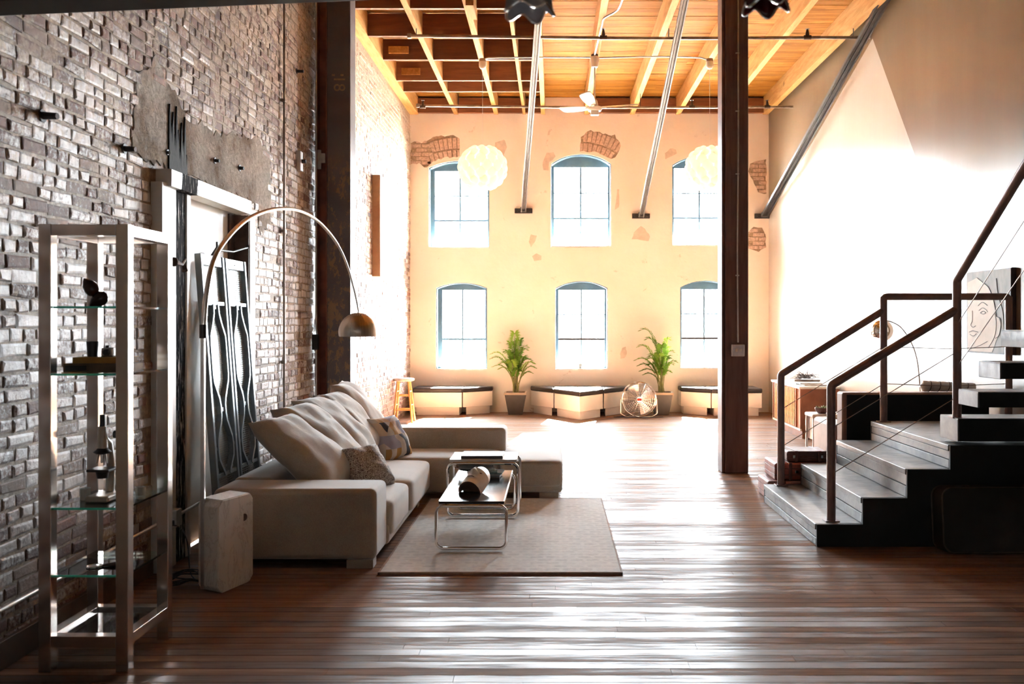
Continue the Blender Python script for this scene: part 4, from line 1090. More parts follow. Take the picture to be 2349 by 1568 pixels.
g = G(); g.lathe([(.001,0),(.02,.002),(.032,.004),(.02,.007),(.001,.008)], 20, T(-2.115, 4.33, .4338)); g.build('lens', M_clear, t, smooth=True)
g = G(); g.tube([(-2.082, 4.335, .438), (-2.04, 4.35, .441), (-1.98, 4.38, .443)], [.005,.009,.010], 10); g.build('handle', M_dwood, t, smooth=True)
# ================================================================ STAIRCASE
SX = [1.84, 2.16, 2.47, 2.77]; SZ = [.157, .34, .54, .706]
SY0, SY1 = 6.55, 8.15
ss = thing('staircase', (2.9, 7.3, 0), 'grey painted wooden stair with landing and dark pipe railing at right', 'stairs')
for i in range(4):
    x0 = SX[i]; x1 = SX[i+1]+.02 if i < 3 else 4.02; z = SZ[i]
    name = 'step' if i < 3 else 'landing'
    G().box(x0-.006, x1, SY0+.004, SY1, z-.042, z).build('tread' if i < 3 else 'landing', M_stair, ss, bevel=.006, seg=2)
    zb = SZ[i-1] if i else 0
    h = z-.044-zb
    G().box(x0, x0+.02, SY0+.006, SY1-.002, zb+.001, zb+h*.52-.0025).build('riser_board', M_stair, ss, bevel=.003, seg=1)
    G().box(x0+.003, x0+.02, SY0+.006, SY1-.002, zb+h*.52+.0015, z-.044).build('riser_board', M_stair, ss, bevel=.003, seg=1)
poly = [(SX[0]+.001, 0)]
for i in range(4):
    poly += [(SX[i]+.001, SZ[i]-.002), ((SX[i+1] if i < 3 else 4.0)+.001, SZ[i]-.002)]
poly += [(4.0, 0)]
G().prism(poly, -.02, 0, Matrix(((1,0,0,0),(0,0,1,SY0+.004),(0,1,0,0),(0,0,0,1)))).build('side_panel', M_stairside, ss)
G().prism(poly, -.02, 0, Matrix(((1,0,0,0),(0,0,1,SY1+.02),(0,1,0,0),(0,0,0,1)))).build('side_panel', M_stairside, ss)
# upper flight, open treads climbing back over the viewpoint
UX = 2.83
for k in range(10):
    z = .886+.208*k; yf = 6.85-.31*k
    zt = .155 if k == 0 else .098
    G().box(UX+.012, 3.98, yf-.30, yf, z-zt, z).build('tread', M_stairside, ss, bevel=.005)
    G().box(UX, UX+.0115, yf-.30, yf, z-zt-.002, z-.0).build('tread_end', M_stair, ss, bevel=.003, seg=1)
    G().box(UX+.002, 3.979, yf-.298, yf-.002, z+.0003, z+.006).build('tread_surface', M_stair, ss)
    if k: G().box(3.30, 3.42, yf-.16, yf-.06, z-zt-.112, z-zt-.001).build('bracket', M_stair, ss, bevel=.004, seg=1)
def post(x, y, z0, z1, nm='post'):
    g = G(); g.tube([(x, y, z0), (x, y, z1)], .031, 12); o = g.build(nm, M_rail, ss, smooth=True)
    g = G(); g.box(x-.05, x+.05, y-.045, y+.045, z0, z0+.008); g.build('base_plate', M_rail, o, bevel=.002, seg=1); return o
pA_, pB_, pC_, pD_, pE_ = (1.972, 6.64), (2.872, 6.66), (1.972, 8.10), (2.852, 8.08), (3.93, 8.08)
post(*pA_, SZ[0], 1.105); post(*pB_, .886, 1.84); post(*pC_, SZ[0], 1.10); post(*pD_, SZ[3], 1.785); post(*pE_, SZ[3], 1.785)
def rail(pts, nm='handrail'):
    g = G(); g.tube(roundpath(pts, .03, 3, closed=False), .0305, 12); g.build(nm, M_rail, ss, smooth=True)
rail([(pA_[0], pA_[1], 1.09), (pA_[0], pA_[1], 1.118), (pB_[0], pB_[1], 1.655)])
ur = .208/.31
rail([(pB_[0], pB_[1], 1.80), (pB_[0], pB_[1], 1.865), (pB_[0], 3.6, 1.865+(pB_[1]-3.6)*ur)])
rail([(pC_[0], pC_[1], 1.09), (pC_[0], pC_[1], 1.115), (pD_[0], pD_[1], 1.665)])
rail([(pD_[0], pD_[1], 1.77), (pD_[0], pD_[1], 1.785), (pE_[0], pE_[1], 1.785), (pE_[0], pE_[1], 1.77)])
for za, zb in ((.81, 1.355), (.486, 1.035)):
    for p, q in ((pA_, pB_), (pC_, pD_)): G().tube([(p[0], p[1], za), (q[0], q[1], zb)], .0032, 6).build('cable', M_cable, ss, smooth=True)
    G().tube([(pD_[0], pD_[1], zb), (3.4, 8.08, zb-.02), (pE_[0], pE_[1], zb)], .0032, 6).build('cable', M_cable, ss, smooth=True)
for z0 in (1.545, 1.245): G().tube([(pB_[0], pB_[1], z0), (pB_[0], 3.7, z0+(pB_[1]-3.7)*ur)], .0032, 6).build('cable', M_cable, ss, smooth=True)

# dark trunk leaning against the stair side
M_trunk = pm('black_brown_leatherette', (.020,.016,.014), .55, 0, .3, 6, .3, 80)
M_trunkedge = pm('trunk_edge_binding', (.075,.055,.042), .5, 0, .2, 20)
t = thing('large_case', (3.1, 6.4, 0), 'big black case with rounded corners standing against the stair side', 'suitcase')
def rrect(x0, x1, z0, z1, r, n=7):
    o = []
    for cx, cz, a in ((x1-r, z1-r, 0), (x0+r, z1-r, PI/2), (x0+r, z0+r, PI), (x1-r, z0+r, 1.5*PI)):
        o += [(cx+r*math.cos(a+PI/2*i/n), cz+r*math.sin(a+PI/2*i/n)) for i in range(n+1)]
    return o
Mt = T(0, 6.32, 0) @ RX(-.10)
Mx = Mt @ Matrix(((1,0,0,0),(0,0,1,0),(0,1,0,0),(0,0,0,1)))
G().prism(rrect(2.64, 3.75, .004, .445, .07), 0, .17, Mx).build('body', M_trunk, t, bevel=.008)
for d in (-.004, .174):
    G().tube([Mx @ Vector((x, z, d)) for x, z in rrect(2.64, 3.75, .01, .445, .07)], .007, 6, closed=True).build('edge_binding', M_trunkedge, t, smooth=True)
for x in (2.83, 3.25):
    G().box(x-.02, x+.02, -.012, .02, .435, .458, Mt @ T(0, .06, 0)).build('latch', M_rust, t, bevel=.003, seg=1)
# leather suitcases behind the lowest step
M_leather = pm('red_brown_leather', (.34,.09,.06), .42, 0, .35, 9, .3, 60)
M_leather2 = pm('worn_mauve_leather', (.45,.24,.20), .5, 0, .3, 9, .3, 60)
M_strap = pm('dark_strap_leather', (.16,.06,.045), .45, 0, .2, 20)
def suitcase(x0, x1, y0, y1, z0, z1, mat, label):
    t = thing('suitcase', ((x0+x1)/2, (y0+y1)/2, z0), label, 'suitcase', 'leather suitcases stacked behind the stair')
    rbox('body', x0, x1, y0, y1, z0, z1, .018, t, mat)
    for z in (z0+.32*(z1-z0), z0+.68*(z1-z0)):
        g = G(); g.tube([(x0-.002,y0-.002,z),(x1+.002,y0-.002,z),(x1+.002,y1+.002,z),(x0-.002,y1+.002,z)], .004, 5, closed=True); g.build('piping', M_strap, t, smooth=True)
    for f in (.22, .78):
        x = x0+f*(x1-x0)
        g = G(); g.box(x-.014, x+.014, y0-.006, y1+.006, z0+.001, z1+.004); g.build('strap', M_strap, t, bevel=.003, seg=1)
    xm = (x0+x1)/2; zm = (z0+z1)/2
    G().tube(roundpath([(xm-.06,y0,zm),(xm-.06,y0-.03,zm),(xm+.06,y0-.03,zm),(xm+.06,y0,zm)], .012, 4, closed=False), .006, 6).build('handle', M_strap, t, smooth=True)
    for x in (xm-.12, xm+.12): G().box(x-.014, x+.014, y0-.006, y0, zm-.014, zm+.014).build('latch', M_chrome, t, bevel=.002, seg=1)
suitcase(1.89, 2.55, 8.24, 8.64, .0, .168, M_leather2, 'bottom suitcase, mauve brown, lying on the floor behind the lowest step')
suitcase(1.955, 2.58, 8.25, 8.66, .173, .325, M_leather, 'wide red-brown suitcase in the middle of the stack behind the stair')
suitcase(2.07, 2.44, 8.28, 8.60, .330, .425, M_strap, 'small dark suitcase on top of the stack behind the stair')

# ================================================================ RIGHT SIDE FURNITURE
M_teak = pm('reddish_teak', (.26,.105,.055), .38, 0, .3, 4, space='w'); M_slat = pm('golden_slat_wood', (.52,.26,.10), .35, 0, .25, 14)
cb = thing('sideboard', (3.6, 13.4, 0), 'teak sideboard with slatted front against the right wall', 'sideboard')
bx0, bx1, by0, by1, bz = 3.33, 3.86, 12.6, 14.2, .70
G().box(bx0+.02, bx1, by0+.01, by1-.01, .105, bz-.03).build('carcass', M_teak, cb, bevel=.003, seg=1)
G().box(bx0-.02, bx1+.01, by0-.012, by1+.015, bz-.03, bz).build('top_board', M_white, cb, bevel=.004)
G().box(bx0+.03, bx1-.02, by0+.02, by1-.03, 0, .104).build('plinth', M_teak, cb)
G().box(bx0, bx0+.02, by0+.01, by1-.01, .105, .13).build('bottom_rail', M_offwhite, cb)
for y in (by0+.012, by0+.25, by1-.16, by1-.05): G().box(bx0-.001, bx0+.02, y, y+.045, .131, bz-.031).build('stile', M_teak, cb, bevel=.002, seg=1)
y = by0+.33; 
while y < by1-.2:
    G().box(bx0-.004, bx0+.019, y, y+.05, .14, bz-.04).build('slat', M_slat, cb, bevel=.006, seg=2); y += .082
# things on the sideboard
z = bz+.001
for i, (dx, dy, wd, dp, h, mm, lab) in enumerate([(.02, 12.72, .34, .28, .022, 0, 'white magazine nearest the end of the teak sideboard'), (-.03, 12.76, .30, .26, .018, 0, 'white magazine second on the near sideboard pile'), (.0, 13.10, .33, .34, .02, 1, 'grey magazine at the bottom of the far sideboard pile'), (.01, 13.12, .32, .30, .018, 0, 'white magazine in the far sideboard pile, over the grey one'), (-.02, 13.10, .36, .28, .026, 2, 'brown book on top of the far sideboard pile, under the dried plant')]):
    zz = z+{0: 0, 1: .0225, 2: 0, 3: .0205, 4: .039}[i]
    book('magazine', 3.40+dx, 3.40+dx+wd, dy, dy+dp, zz, zz+h, M_mag[mm], label=lab, cat='magazine', group='magazines on the sideboard')
M_twig = pm('dark_dried_twigs', (.07,.045,.04), .8, 0, .4, 30)
g = G(); rr2 = random.Random(5)
for i in range(70):
    a = rr2.uniform(0, 2*PI); r = rr2.uniform(.02, .16); c = Vector((3.56+r*math.cos(a)*.9, 13.2+r*math.sin(a), z+.075+rr2.uniform(0, .06)))
    pts = [c]
    d = Vector((rr2.uniform(-1, 1), rr2.uniform(-1, 1), rr2.uniform(-.1, .5))).normalized()
    for k in range(4): c = c+d*.03; d = (d+Vector((rr2.uniform(-.7,.7), rr2.uniform(-.7,.7), rr2.uniform(-.5,.25)))).normalized(); c.z = max(c.z, z+.072); pts.append(c.copy())
    g.tube(pts, [.005,.004,.003,.003,.002], 4)
g.build('dried_plant', M_twig, label='tangle of dark dried twigs on the book pile of the sideboard', cat='plant')
# small round-cornered side table with succulent
st2 = thing('side_table', (2.9, 10.1, 0), 'small side table with pale top between sideboard and stair', 'table')
G().box(2.765, 3.13, 9.98, 10.30, .545, .585).build('table_top', M_offwhite, st2, bevel=.015)
G().box(2.80, 3.10, 10.0, 10.28, .30, .544).build('drawer_box', M_teak, st2, bevel=.004)
for x in (2.785, 3.105):
    for y in (10.0, 10.28): G().tube([(x, y, .0), (x, y, .545)], .012, 8).build('leg', M_chrome, st2, smooth=True)
t = thing('succulent_pot', (2.86, 10.12, .586), 'round dark bowl of small succulents on the side table', 'plant')
G().lathe([(.001,.0),(.04,.0),(.07,.03),(.078,.06),(.07,.06),(.06,.045),(.001,.045)], 20, T(2.90, 10.10, .586)).build('bowl', M_strap, t, smooth=True)
M_succ = pm('pale_green_succulent', (.34,.38,.20), .6, 0, .3, 30)
g = G()
for i in range(26):
    a = rr2.uniform(0, 2*PI); r = rr2.uniform(0, .055); c = Vector((2.90+r*math.cos(a), 10.10+r*math.sin(a), .635))
    g.tube([c, c+Vector((math.cos(a)*.02, math.sin(a)*.02, rr2.uniform(.015, .035)))], [.009, .003], 5)
g.build('leaves', M_succ, t)
# sofa seen from behind, beyond the landing
M_tan = pm('pinkish_tan_leather', (.36,.21,.15), .5, 0, .15, 5); M_backcloth = pm('black_dust_cover', (.012,.015,.018), .85, 0, .15, 5)
ls = thing('leather_sofa', (3.2, 9.0, 0), 'tan leather sofa seen from its black back beyond the landing', 'sofa')
rbox('frame', 2.635, 3.97, 8.60, 9.40, .08, .42, .03, ls, M_tan)
rbox('back_rest', 2.635, 3.97, 8.53, 8.70, .12, .925, .02, ls, M_tan)
G().box(2.675, 3.965, 8.518, 8.529, .10, .905).build('dust_cover', M_backcloth, ls)
rbox('arm', 2.625, 2.80, 8.71, 9.45, .10, .62, .04, ls, M_tan)
rbox('seat_cushion', 2.81, 3.96, 8.72, 9.42, .42, .54, .04, ls, M_tan)
for x, y in ((2.7, 8.6), (3.88, 8.6), (2.7, 9.35), (3.88, 9.35)): G().box(x-.025, x+.025, y-.025, y+.025, 0, .08).build('foot', M_black, ls)
t = thing('bolster', (3.5, 8.62, .925), 'white quilted bolster with dark rings lying on the sofa back', 'cushion')
rad = .052; y0b = 8.615
g = G(); prof = []
L0 = 3.375
for i in range(61):
    u = i/60; x = L0+u*.50; ph = (x-L0)/.085; r = rad*(1-.10*abs(math.cos(ph*PI))**6)*(min(1, (u*14+.25)) if u < .06 else 1)*(1-.25*u)
    prof.append((x, r))
pts = [(x, y0b, .928+rad*(1-.25*(x-L0)/.5)) for x, r in prof]
g.tube(pts, [r for x, r in prof], 16); g.build('body', M_white, t, smooth='all')
for k in range(1, 6):
    x = L0+.085*(k-.5)+.0425; u = (x-L0)/.5; r = rad*(1-.25*u)*.98
    zc_ = .928+rad*(1-.25*u)
    G().tube([(x+.01*math.sin(a), y0b+r*math.cos(a), zc_+r*math.sin(a)) for a in [2*PI*i/18 for i in range(18)]], .0032, 6, closed=True).build('ring', M_darksteel, t, smooth=True)
# second, smaller arc lamp with mirror globe
a2 = thing('arc_floor_lamp', (3.62, 9.75, 0), 'small arc lamp with mirrored globe shade behind the landing railing', 'lamp')
s_ = 2150/9.6
def W2(px, py, y=9.6): s = 2150/y; return Vector(((px-1268)/s, y, EYE+(740-py)/s))
M_mirror = pm('mirror_globe', (.82,.80,.78), .04, 1., .03, 3); M_copper = pm('copper_inside', (.45,.18,.10), .5, .3, .1, 9)
G().tube(catmull([W2(2026,735), W2(2045,738), W2(2068,752), W2(2090,785), W2(2103,822), W2(2109,870), W2(2111,905), W2(2112,950), W2(2112,1085)], 5), .006, 8).build('arc_arm', M_pipe, a2, smooth=True)
c = W2(2023, 758); g = G(); r = .112
prof = [(r*math.sin(math.radians(132*i/20+1)), r*math.cos(math.radians(132*i/20+1))) for i in range(21)]
g.lathe(prof, 36, T(*c) @ RY(.25), cap=False); sh2 = g.build('globe_shade', M_mirror, a2, smooth='all')
g = G(); g.lathe([(.001, -.055), (r*.745, -.074)], 28, T(*c) @ RY(.25), cap=False); g.build('copper_reflector', M_copper, a2)
G().tube([c+Vector((0,0,.1)), W2(2026,733)], .012, 8).build('neck', M_rust, a2, smooth=True)
b_ = W2(2112, 1085); G().lathe([(.001,.0),(.13,.0),(.13,.03),(.12,.04),(.001,.04)], 28, T(b_.x, b_.y, 0)).build('base', M_offwhite, a2, smooth=True)
# painting on the right wall
pt = thing('painting', (3.97, 8.8, 1.23), 'pale portrait line painting with dark side edge on the right wall', 'painting')
py0, py1, pz0, pz1 = 8.20, 9.02, 1.275, 2.045
def wallM(y, z, d):     # point on the right wall, d metres off it
    return (XR(y)-d, y, z)
def wbox(g, y0, y1, z0, z1, d0, d1):
    q = [wallM(y0,z0,d0), wallM(y1,z0,d0), wallM(y1,z1,d0), wallM(y0,z1,d0), wallM(y0,z0,d1), wallM(y1,z0,d1), wallM(y1,z1,d1), wallM(y0,z1,d1)]
    return g.add(q, [(0,1,2,3),(7,6,5,4),(0,4,5,1),(1,5,6,2),(2,6,7,3),(3,7,4,0)])
M_frameside = pm('plum_brown_frame', (.05,.03,.03), .5, 0, .2, 9)
m, nt, b = newmat('blue_grey_canvas'); M_canvas = m
lk(nt, ramp(nt, noise(nt, pos(nt, 1, 6, 3), 2, 6), [(.3, (.34,.40,.42)), (.7, (.50,.54,.54))]), b.inputs['Base Color']); b.inputs['Roughness'].default_value = .8
wbox(G(), py0, py1, pz0, pz1, .004, .045).build('frame_side', M_frameside, pt)
wbox(G(), py0+.006, py1-.006, pz0+.006, pz1-.006, .0452, .049).build('canvas', M_canvas, pt)
M_face = pm('chalk_white_paint', (.70,.69,.64), .8, 0, .06, 9); M_line = pm('graphite_line', (.16,.17,.18), .8, 0, .2, 20)
PW_, PH_ = py1-py0, pz1-pz0
def pp(u, v): return (py1-.01-u*(PW_-.02), pz0+.01+v*(PH_-.02))      # u from the left as seen, v up
facep = [(.02,.98-.1),(.25,.93),(.40,.86),(.52,.80),(.60,.70),(.66,.58),(.70,.44),(.76,.42),(.80,.34),(.76,.22),(.70,.16),(.64,.06),(.60,.01),(.02,.01)]
g = G(); q = [pp(*p_) for p_ in facep]; n = len(q)
g.add([wallM(y_, z_, .0492) for y_, z_ in q]+[wallM(y_, z_, .051) for y_, z_ in q], [tuple(range(n)), tuple(range(2*n-1, n-1, -1))]+[(i, (i+1)%n, n+(i+1)%n, n+i) for i in range(n)])
g.build('face_shape', M_face, pt)
def line(pts, r=.0025):
    g = G(); g.tube(catmull([wallM(*pp(*p_), .0515) for p_ in pts], 4), r, 5); g.build('drawn_line', M_line, pt)
line([(.25,.93),(.40,.86),(.52,.80),(.60,.70),(.66,.58),(.70,.44)]); line([(.70,.44),(.78,.42),(.80,.34),(.76,.22),(.68,.18)]); line([(.66,.5),(.70,.36),(.66,.2),(.52,.06)])
line([(.30,.52),(.38,.55),(.46,.53),(.50,.50)]); line([(.33,.49),(.40,.51),(.46,.49),(.40,.475),(.33,.49)], .003); line([(.14,.52),(.14,.40),(.10,.34),(.16,.31),(.22,.33)]); line([(.06,.25),(.14,.265),(.20,.26),(.28,.25)], .003)
line([(.08,.22),(.16,.20),(.24,.23)]); line([(.28,.58),(.38,.62),(.50,.58)], .003); line([(.70,.9),(.74,.7),(.84,.5),(.88,.2)]); line([(.05,.03),(.3,.08),(.5,.14)])

# ================================================================ TRUSS STRUTS, PIPES
def strut(p0, p1, wd, label, off=0):
    t = thing('truss_strut', p0, label, 'strut')
    P0, P1 = Vector(p0), Vector(p1); d = (P1-P0).normalized(); a, b_ = frame(d, Vector((0,0,1)))
    G().bar(P0, P1, wd, .012).build('web', M_strut, t)
    for sg in (-1, 1):
        o_ = a*sg*(wd/2-.008)-b_*.024
        G().bar(P0+o_, P1+o_, .016, .038).build('flange', M_strut, t)
    o_ = -b_*.014
    G().bar(P0+o_, P1+o_, .014, .016).build('rib', M_strut, t)
    x, y, z = p0
    G().box(x-.155, x+.155, YB-.06, YB-.001, z-.05, z+.035).build('bearing_plate', M_darksteel, t, bevel=.006)
    for dx in (-.11, .11): G().tube([(x+dx, YB-.075, z-.01), (x+dx, YB-.06, z-.01)], .014, 6).build('bolt', M_darksteel, t)
    g = G(); g.box(x-.05, x+.05, YB-.16, YB-.055, z-.03, z+.05); g.build('shoe', M_darksteel, t, bevel=.006)
strut((-.51, YB-.1, 3.52), (-.10, 9.9, 5.45), .085, 'left one of the steel truss struts rising from the end wall')
strut((1.54, YB-.1, 3.43), (1.49, 9.9, 5.45), .085, 'middle steel truss strut, between fan and dark column')
strut((3.68, YB-.1, 3.43), (3.80, 9.9, 5.52), .12, 'right dark truss strut running along the grey wall')
for o in COL.objects:
    if o.type == 'MESH' and o.parent and o.parent.get('label', '').startswith('right dark truss'): o.data.materials.clear(); o.data.materials.append(M_darksteel)
# sprinkler pipes with heads and hangers
def sprink(x0, x1, y, z, r, heads, hang, label):
    t = thing('sprinkler_pipe', (x0, y, z), label, 'pipe')
    G().tube([(x0, y, z+.02), ((x0+x1)/2, y, z-.012), (x1, y, z)], r, 10).build('tube', M_pipe, t, smooth=True)
    for hx_ in heads:
        g = G(); g.tube([(hx_, y, z+.01), (hx_, y, z+.10)], [.03, .012], 8); g.lathe([(.001,.10),(.03,.104),(.001,.112)], 10, T(hx_, y, z)); g.tube([(hx_-.045, y, z), (hx_+.045, y, z)], r*1.35, 8)
        g.build('sprinkler_head', M_rust, t, smooth=True)
    for hx_ in hang:
        zt = ZD-.30
        G().tube([(hx_, y, z), (hx_, y, zt)], .006, 6).build('hanger', M_darksteel, t, smooth=True)
    G().box(x0-.03, x0+.02, y-.02, y+.02, z-.01, z+.05).build('end_fitting', M_pipe, t, bevel=.006)
s1 = 2150/11.6
sprink(-1.77, XR(11.6)-.01, 11.6, EYE+(740-86)/s1, .021, [(1384-1268)/s1, (1852-1268)/s1], [-1.69, (1253-1268)/s1-.09, (1534-1268)/s1, 2.19, 3.72], 'nearer rusty sprinkler pipe crossing below the ceiling joists')
s1 = 2150/14.9
sprink(-2.14, XR(14.9)-.01, 14.9, EYE+(740-245)/s1, .020, [(970-1268)/s1, (1587-1268)/s1, (1760-1268)/s1], [-1.5, 1.39], 'farther sprinkler pipe crossing in front of the end wall')
# ceiling conduit linking lamps and fan
s1 = 2150/12.72
def W3(px, py, y=12.7): s = 2150/y; return Vector(((px-1268)/s, y, EYE+(740-py)/s))
cz = 5.175
t = thing('ceiling_conduit', (0, 12.7, 5.15), 'thin pale conduit linking the pendant lamps and the ceiling fan', 'conduit')
G().tube(catmull([(-.93, 12.7, 5.13), (-.75, 12.7, 5.15), (.42, 12.7, 5.155), (.56, 12.7, 5.135), (.70, 12.7, 5.15), (1.4, 12.7, 5.165), (1.95, 12.7, 5.155), (2.08, 12.7, 5.13)], 4), .010, 8).build('tube', M_conduit, t, smooth=True)
G().tube(catmull([(.565, 12.62, 5.17), (.585, 11.9, 5.18), (.60, 11.4, 5.18), (.61, 11.15, 5.18), (.73, 10.95, 5.19), (.77, 10.7, 5.18), (.80, 10.0, 5.18)], 4), .011, 8).build('tube', M_conduit, t, smooth=True)

# ================================================================ PENDANT LAMPS
m, nt, b = newmat('translucent_cream_petal'); M_petal = m
nt.nodes.remove(b); out = nt.nodes['Material Output']
df = N(nt, 'ShaderNodeBsdfDiffuse', Color=(.84,.80,.71)); tr = N(nt, 'ShaderNodeBsdfTranslucent', Color=(.88,.84,.75))
lk(nt, N(nt, 'ShaderNodeMixShader', i0=.55, i1=df.outputs[0], i2=tr.outputs[0]).outputs[0], out.inputs[0])
m, nt, b = newmat('lamp_bulb_glow'); M_bulb = m
b.inputs['Emission Color'].default_value = (1, .93, .82, 1); b.inputs['Emission Strength'].default_value = 22
def pendant(x, y, zc, r, label):
    t = thing('pendant_lamp', (x, y, 5.12), label, 'lamp', 'cream petal globe pendants')
    G().tube([(x, y, zc+r*.95), (x, y, 5.06)], .003, 6).build('cord', M_white, t, smooth=True)
    g = G(); g.lathe([(.001,5.14),(.045,5.14),(.05,5.10),(.001,5.10)], 14, T(x, y, 0)); g.build('ceiling_box', M_pipe, t, smooth=True)
    g = G(); g.lathe([(.001,5.00),(.03,5.005),(.048,5.03),(.052,5.06),(.05,5.10),(.001,5.10)], 18, T(x, y, 0)); g.build('canopy', M_offwhite, t, smooth=True)
    g = G(); g.ball((x, y, zc), r*.90, 32, 20, (1, 1, .94)); g.build('inner_shade', M_petal, t, smooth='all')
    rows = [(-1.05, 8, .26), (-.70, 11, .30), (-.35, 12, .31), (0.0, 12, .31), (.35, 12, .31), (.70, 11, .30), (1.05, 8, .26)]
    for ri, (pitch, n, hh) in enumerate(rows):
        for i in range(n):
            th = 2*PI*(i+.5*(ri % 2))/n
            g = G(); hw = PI/n*.93
            def fn(u, v):
                a, c = u*2-1, v*2-1
                pinch = max(.02, math.cos(c*PI/2))**.75
                el = pitch+c*hh*.93
                rr3 = r*(.905+.10*(1-a*a)*(1-c*c))
                aa = th+a*hw*pinch
                return Vector((x+rr3*math.cos(el)*math.cos(aa), y+rr3*math.cos(el)*math.sin(aa), zc+rr3*math.sin(el)*.94))
            g.grid(fn, 6, 8); g.build('petal', M_petal, t, smooth='all', fix=False)
    g = G(); g.ball((x, y, zc+.02), .05, 12, 8); g.build('bulb', M_bulb, t, smooth='all')
pendant((1107-1268)/s1, 12.72, EYE+(740-385)/s1, .345, 'left cream petal globe pendant in front of the upper left window')
pendant((1628-1268)/s1, 12.72, EYE+(740-386)/s1, .345, 'right cream petal globe pendant partly hidden by the brown column')

# ================================================================ CEILING FAN
cf = thing('ceiling_fan', (.56, 12.7, 5.15), 'white three-blade ceiling fan on a long rod mid-room', 'fan')
fx, fy = (1364-1268)/s1, 12.7
G().lathe([(.001,5.16),(.06,5.16),(.062,5.14),(.045,5.03),(.04,5.02),(.001,5.02)], 20, T(fx, fy, 0)).build('canopy', M_offwhite, cf, smooth=True)
G().lathe([(.001,5.19),(.05,5.19),(.05,5.161),(.001,5.161)], 16, T(fx, fy, 0)).build('ceiling_box', M_rust, cf, smooth=True)
zf = EYE+(740-249)/s1
G().tube([(fx, fy, zf+.10), (fx, fy, 5.03)], .011, 10).build('down_rod', M_offwhite, cf, smooth=True)
G().lathe([(.001,.115),(.025,.115),(.035,.10),(.05,.03),(.095,.015),(.10,-.015),(.085,-.04),(.001,-.04)], 24, T(fx, fy, zf)).build('motor', M_offwhite, cf, smooth=True)
for k, a in enumerate((math.radians(8), math.radians(128+12), math.radians(-104))):
    g = G(); Mb2 = T(fx, fy, zf+.005) @ RZ(a) @ RX(.28)
    def fb(u, v):
        x = .10+u*.50; w_ = (.045+.035*math.sin(PI*min(1, u*1.15)*.6))*(1 if u < .96 else .6)
        return (x, (v*2-1)*w_, .02+u*.05)
    g.grid(fb, 14, 4, Mb2); o = g.build('blade', M_white, cf, smooth=True); md = o.modifiers.new('solid', 'SOLIDIFY'); md.thickness = .008
    G().box(.06, .16, -.02, .02, .0, .012, Mb2).build('blade_arm', M_offwhite, cf)
G().box(fx-.055, fx+.055, fy-.06, fy+.02, zf-.10, zf-.041).build('switch_housing', M_offwhite, cf, bevel=.008)

# ================================================================ BENCHES UNDER THE WINDOWS
M_cushblack = pm('black_bench_vinyl', (.022,.018,.018), .35, 0, .2, 10, .2, 30)
def inset(poly, d):
    n = len(poly); out = []
    for i in range(n):
        a, b_, c_ = Vector(poly[i-1]), Vector(poly[i]), Vector(poly[(i+1)%n])
        e1 = (b_-a).normalized(); e2 = (c_-b_).normalized(); n1 = Vector((-e1.y, e1.x)); n2 = Vector((-e2.y, e2.x))
        k = n1+n2; k = k/max(.3, k.dot(n1)); out.append(tuple(b_+k*d))
    return out
def bench(label, blocks, cush, joints):
    c = blocks[0][0]; t = thing('window_bench', (c[0], c[1], 0), label, 'bench', 'white benches under the windows')
    for bl in blocks:
        G().prism(inset(bl, .004), .135, .385).build('storage_box', M_offwhite, t, bevel=.004, seg=1)
        G().prism(inset(bl, .05), .0, .134).build('plinth', M_offwhite, t, bevel=.004, seg=1)
        G().prism(inset(bl, -.006), .388, .462).build('cushion', M_cushblack, t, bevel=.022, seg=3)
by = YB-.03
bench('left white window bench with black cushion, next to the wooden stool', [
    [(-2.36, 15.80), (-1.53, 15.80), (-1.53, by), (-2.36, by)], [(-1.52, 15.80), (-1.04, 16.18), (-1.04, by), (-1.52, by)]], None, None)
bench('middle white window bench pointing forward, with V-shaped black cushion', [
    [(-.38, 16.27), (.015, 15.66), (.015, by), (-.38, by)],
    [(.025, 15.65), (.43, 14.95), (.835, 15.52), (.835, by), (.025, by)],
    [(.845, 15.54), (1.30, 16.18), (1.30, by), (.845, by)]], None, None)
bench('right white window bench with black cushion, behind the brown column', [
    [(2.19, 16.05), (2.645, 15.66), (2.645, by), (2.19, by)], [(2.655, 15.66), (3.50, 15.66), (3.50, by), (2.655, by)]], None, None)

# ================================================================ STOOL
M_stoolwood = pm('honey_beech', (.62,.33,.12), .4, 0, .2, 10)
M_stoolseat = pm('worn_grey_white_seat', (.62,.58,.54), .5, 0, .3, 14)
t = thing('wooden_stool', (-2.36, 14.75, 0), 'round-seated wooden stool by the far brick wall corner', 'stool')
cx, cy_ = -2.345, 14.75; H = .69
fb_ = {}
legs = []
G().lathe([(.001,H-.045),(.14,H-.045),(.168,H-.035),(.17,H-.01),(.155,H),(.001,H)], 28, T(cx, cy_, 0)).build('seat', M_stoolseat, t, smooth=True)
for sxx, syy in ((-1,-1),(1,-1),(1,1),(-1,1)):
    top = Vector((cx+sxx*.085, cy_+syy*.085, H-.045)); bot = Vector((cx+sxx*.155 if sxx > 0 else cx-.142, cy_+syy*.15, .0)); legs.append((top, bot))
    G().tube([bot, top], .016, 10).build('leg', M_stoolwood, t, smooth=True)
for i in range(4):
    for z in ((.20, .42) if i % 2 == 0 else (.27, .48)):
        a, b_ = legs[i], legs[(i+1)%4]; f = 1-z/(H-.045)
        p0 = a[0].lerp(a[1], f); p1 = b_[0].lerp(b_[1], f); G().tube([p0, p1], .010, 8).build('rung', M_stoolwood, t, smooth=True)

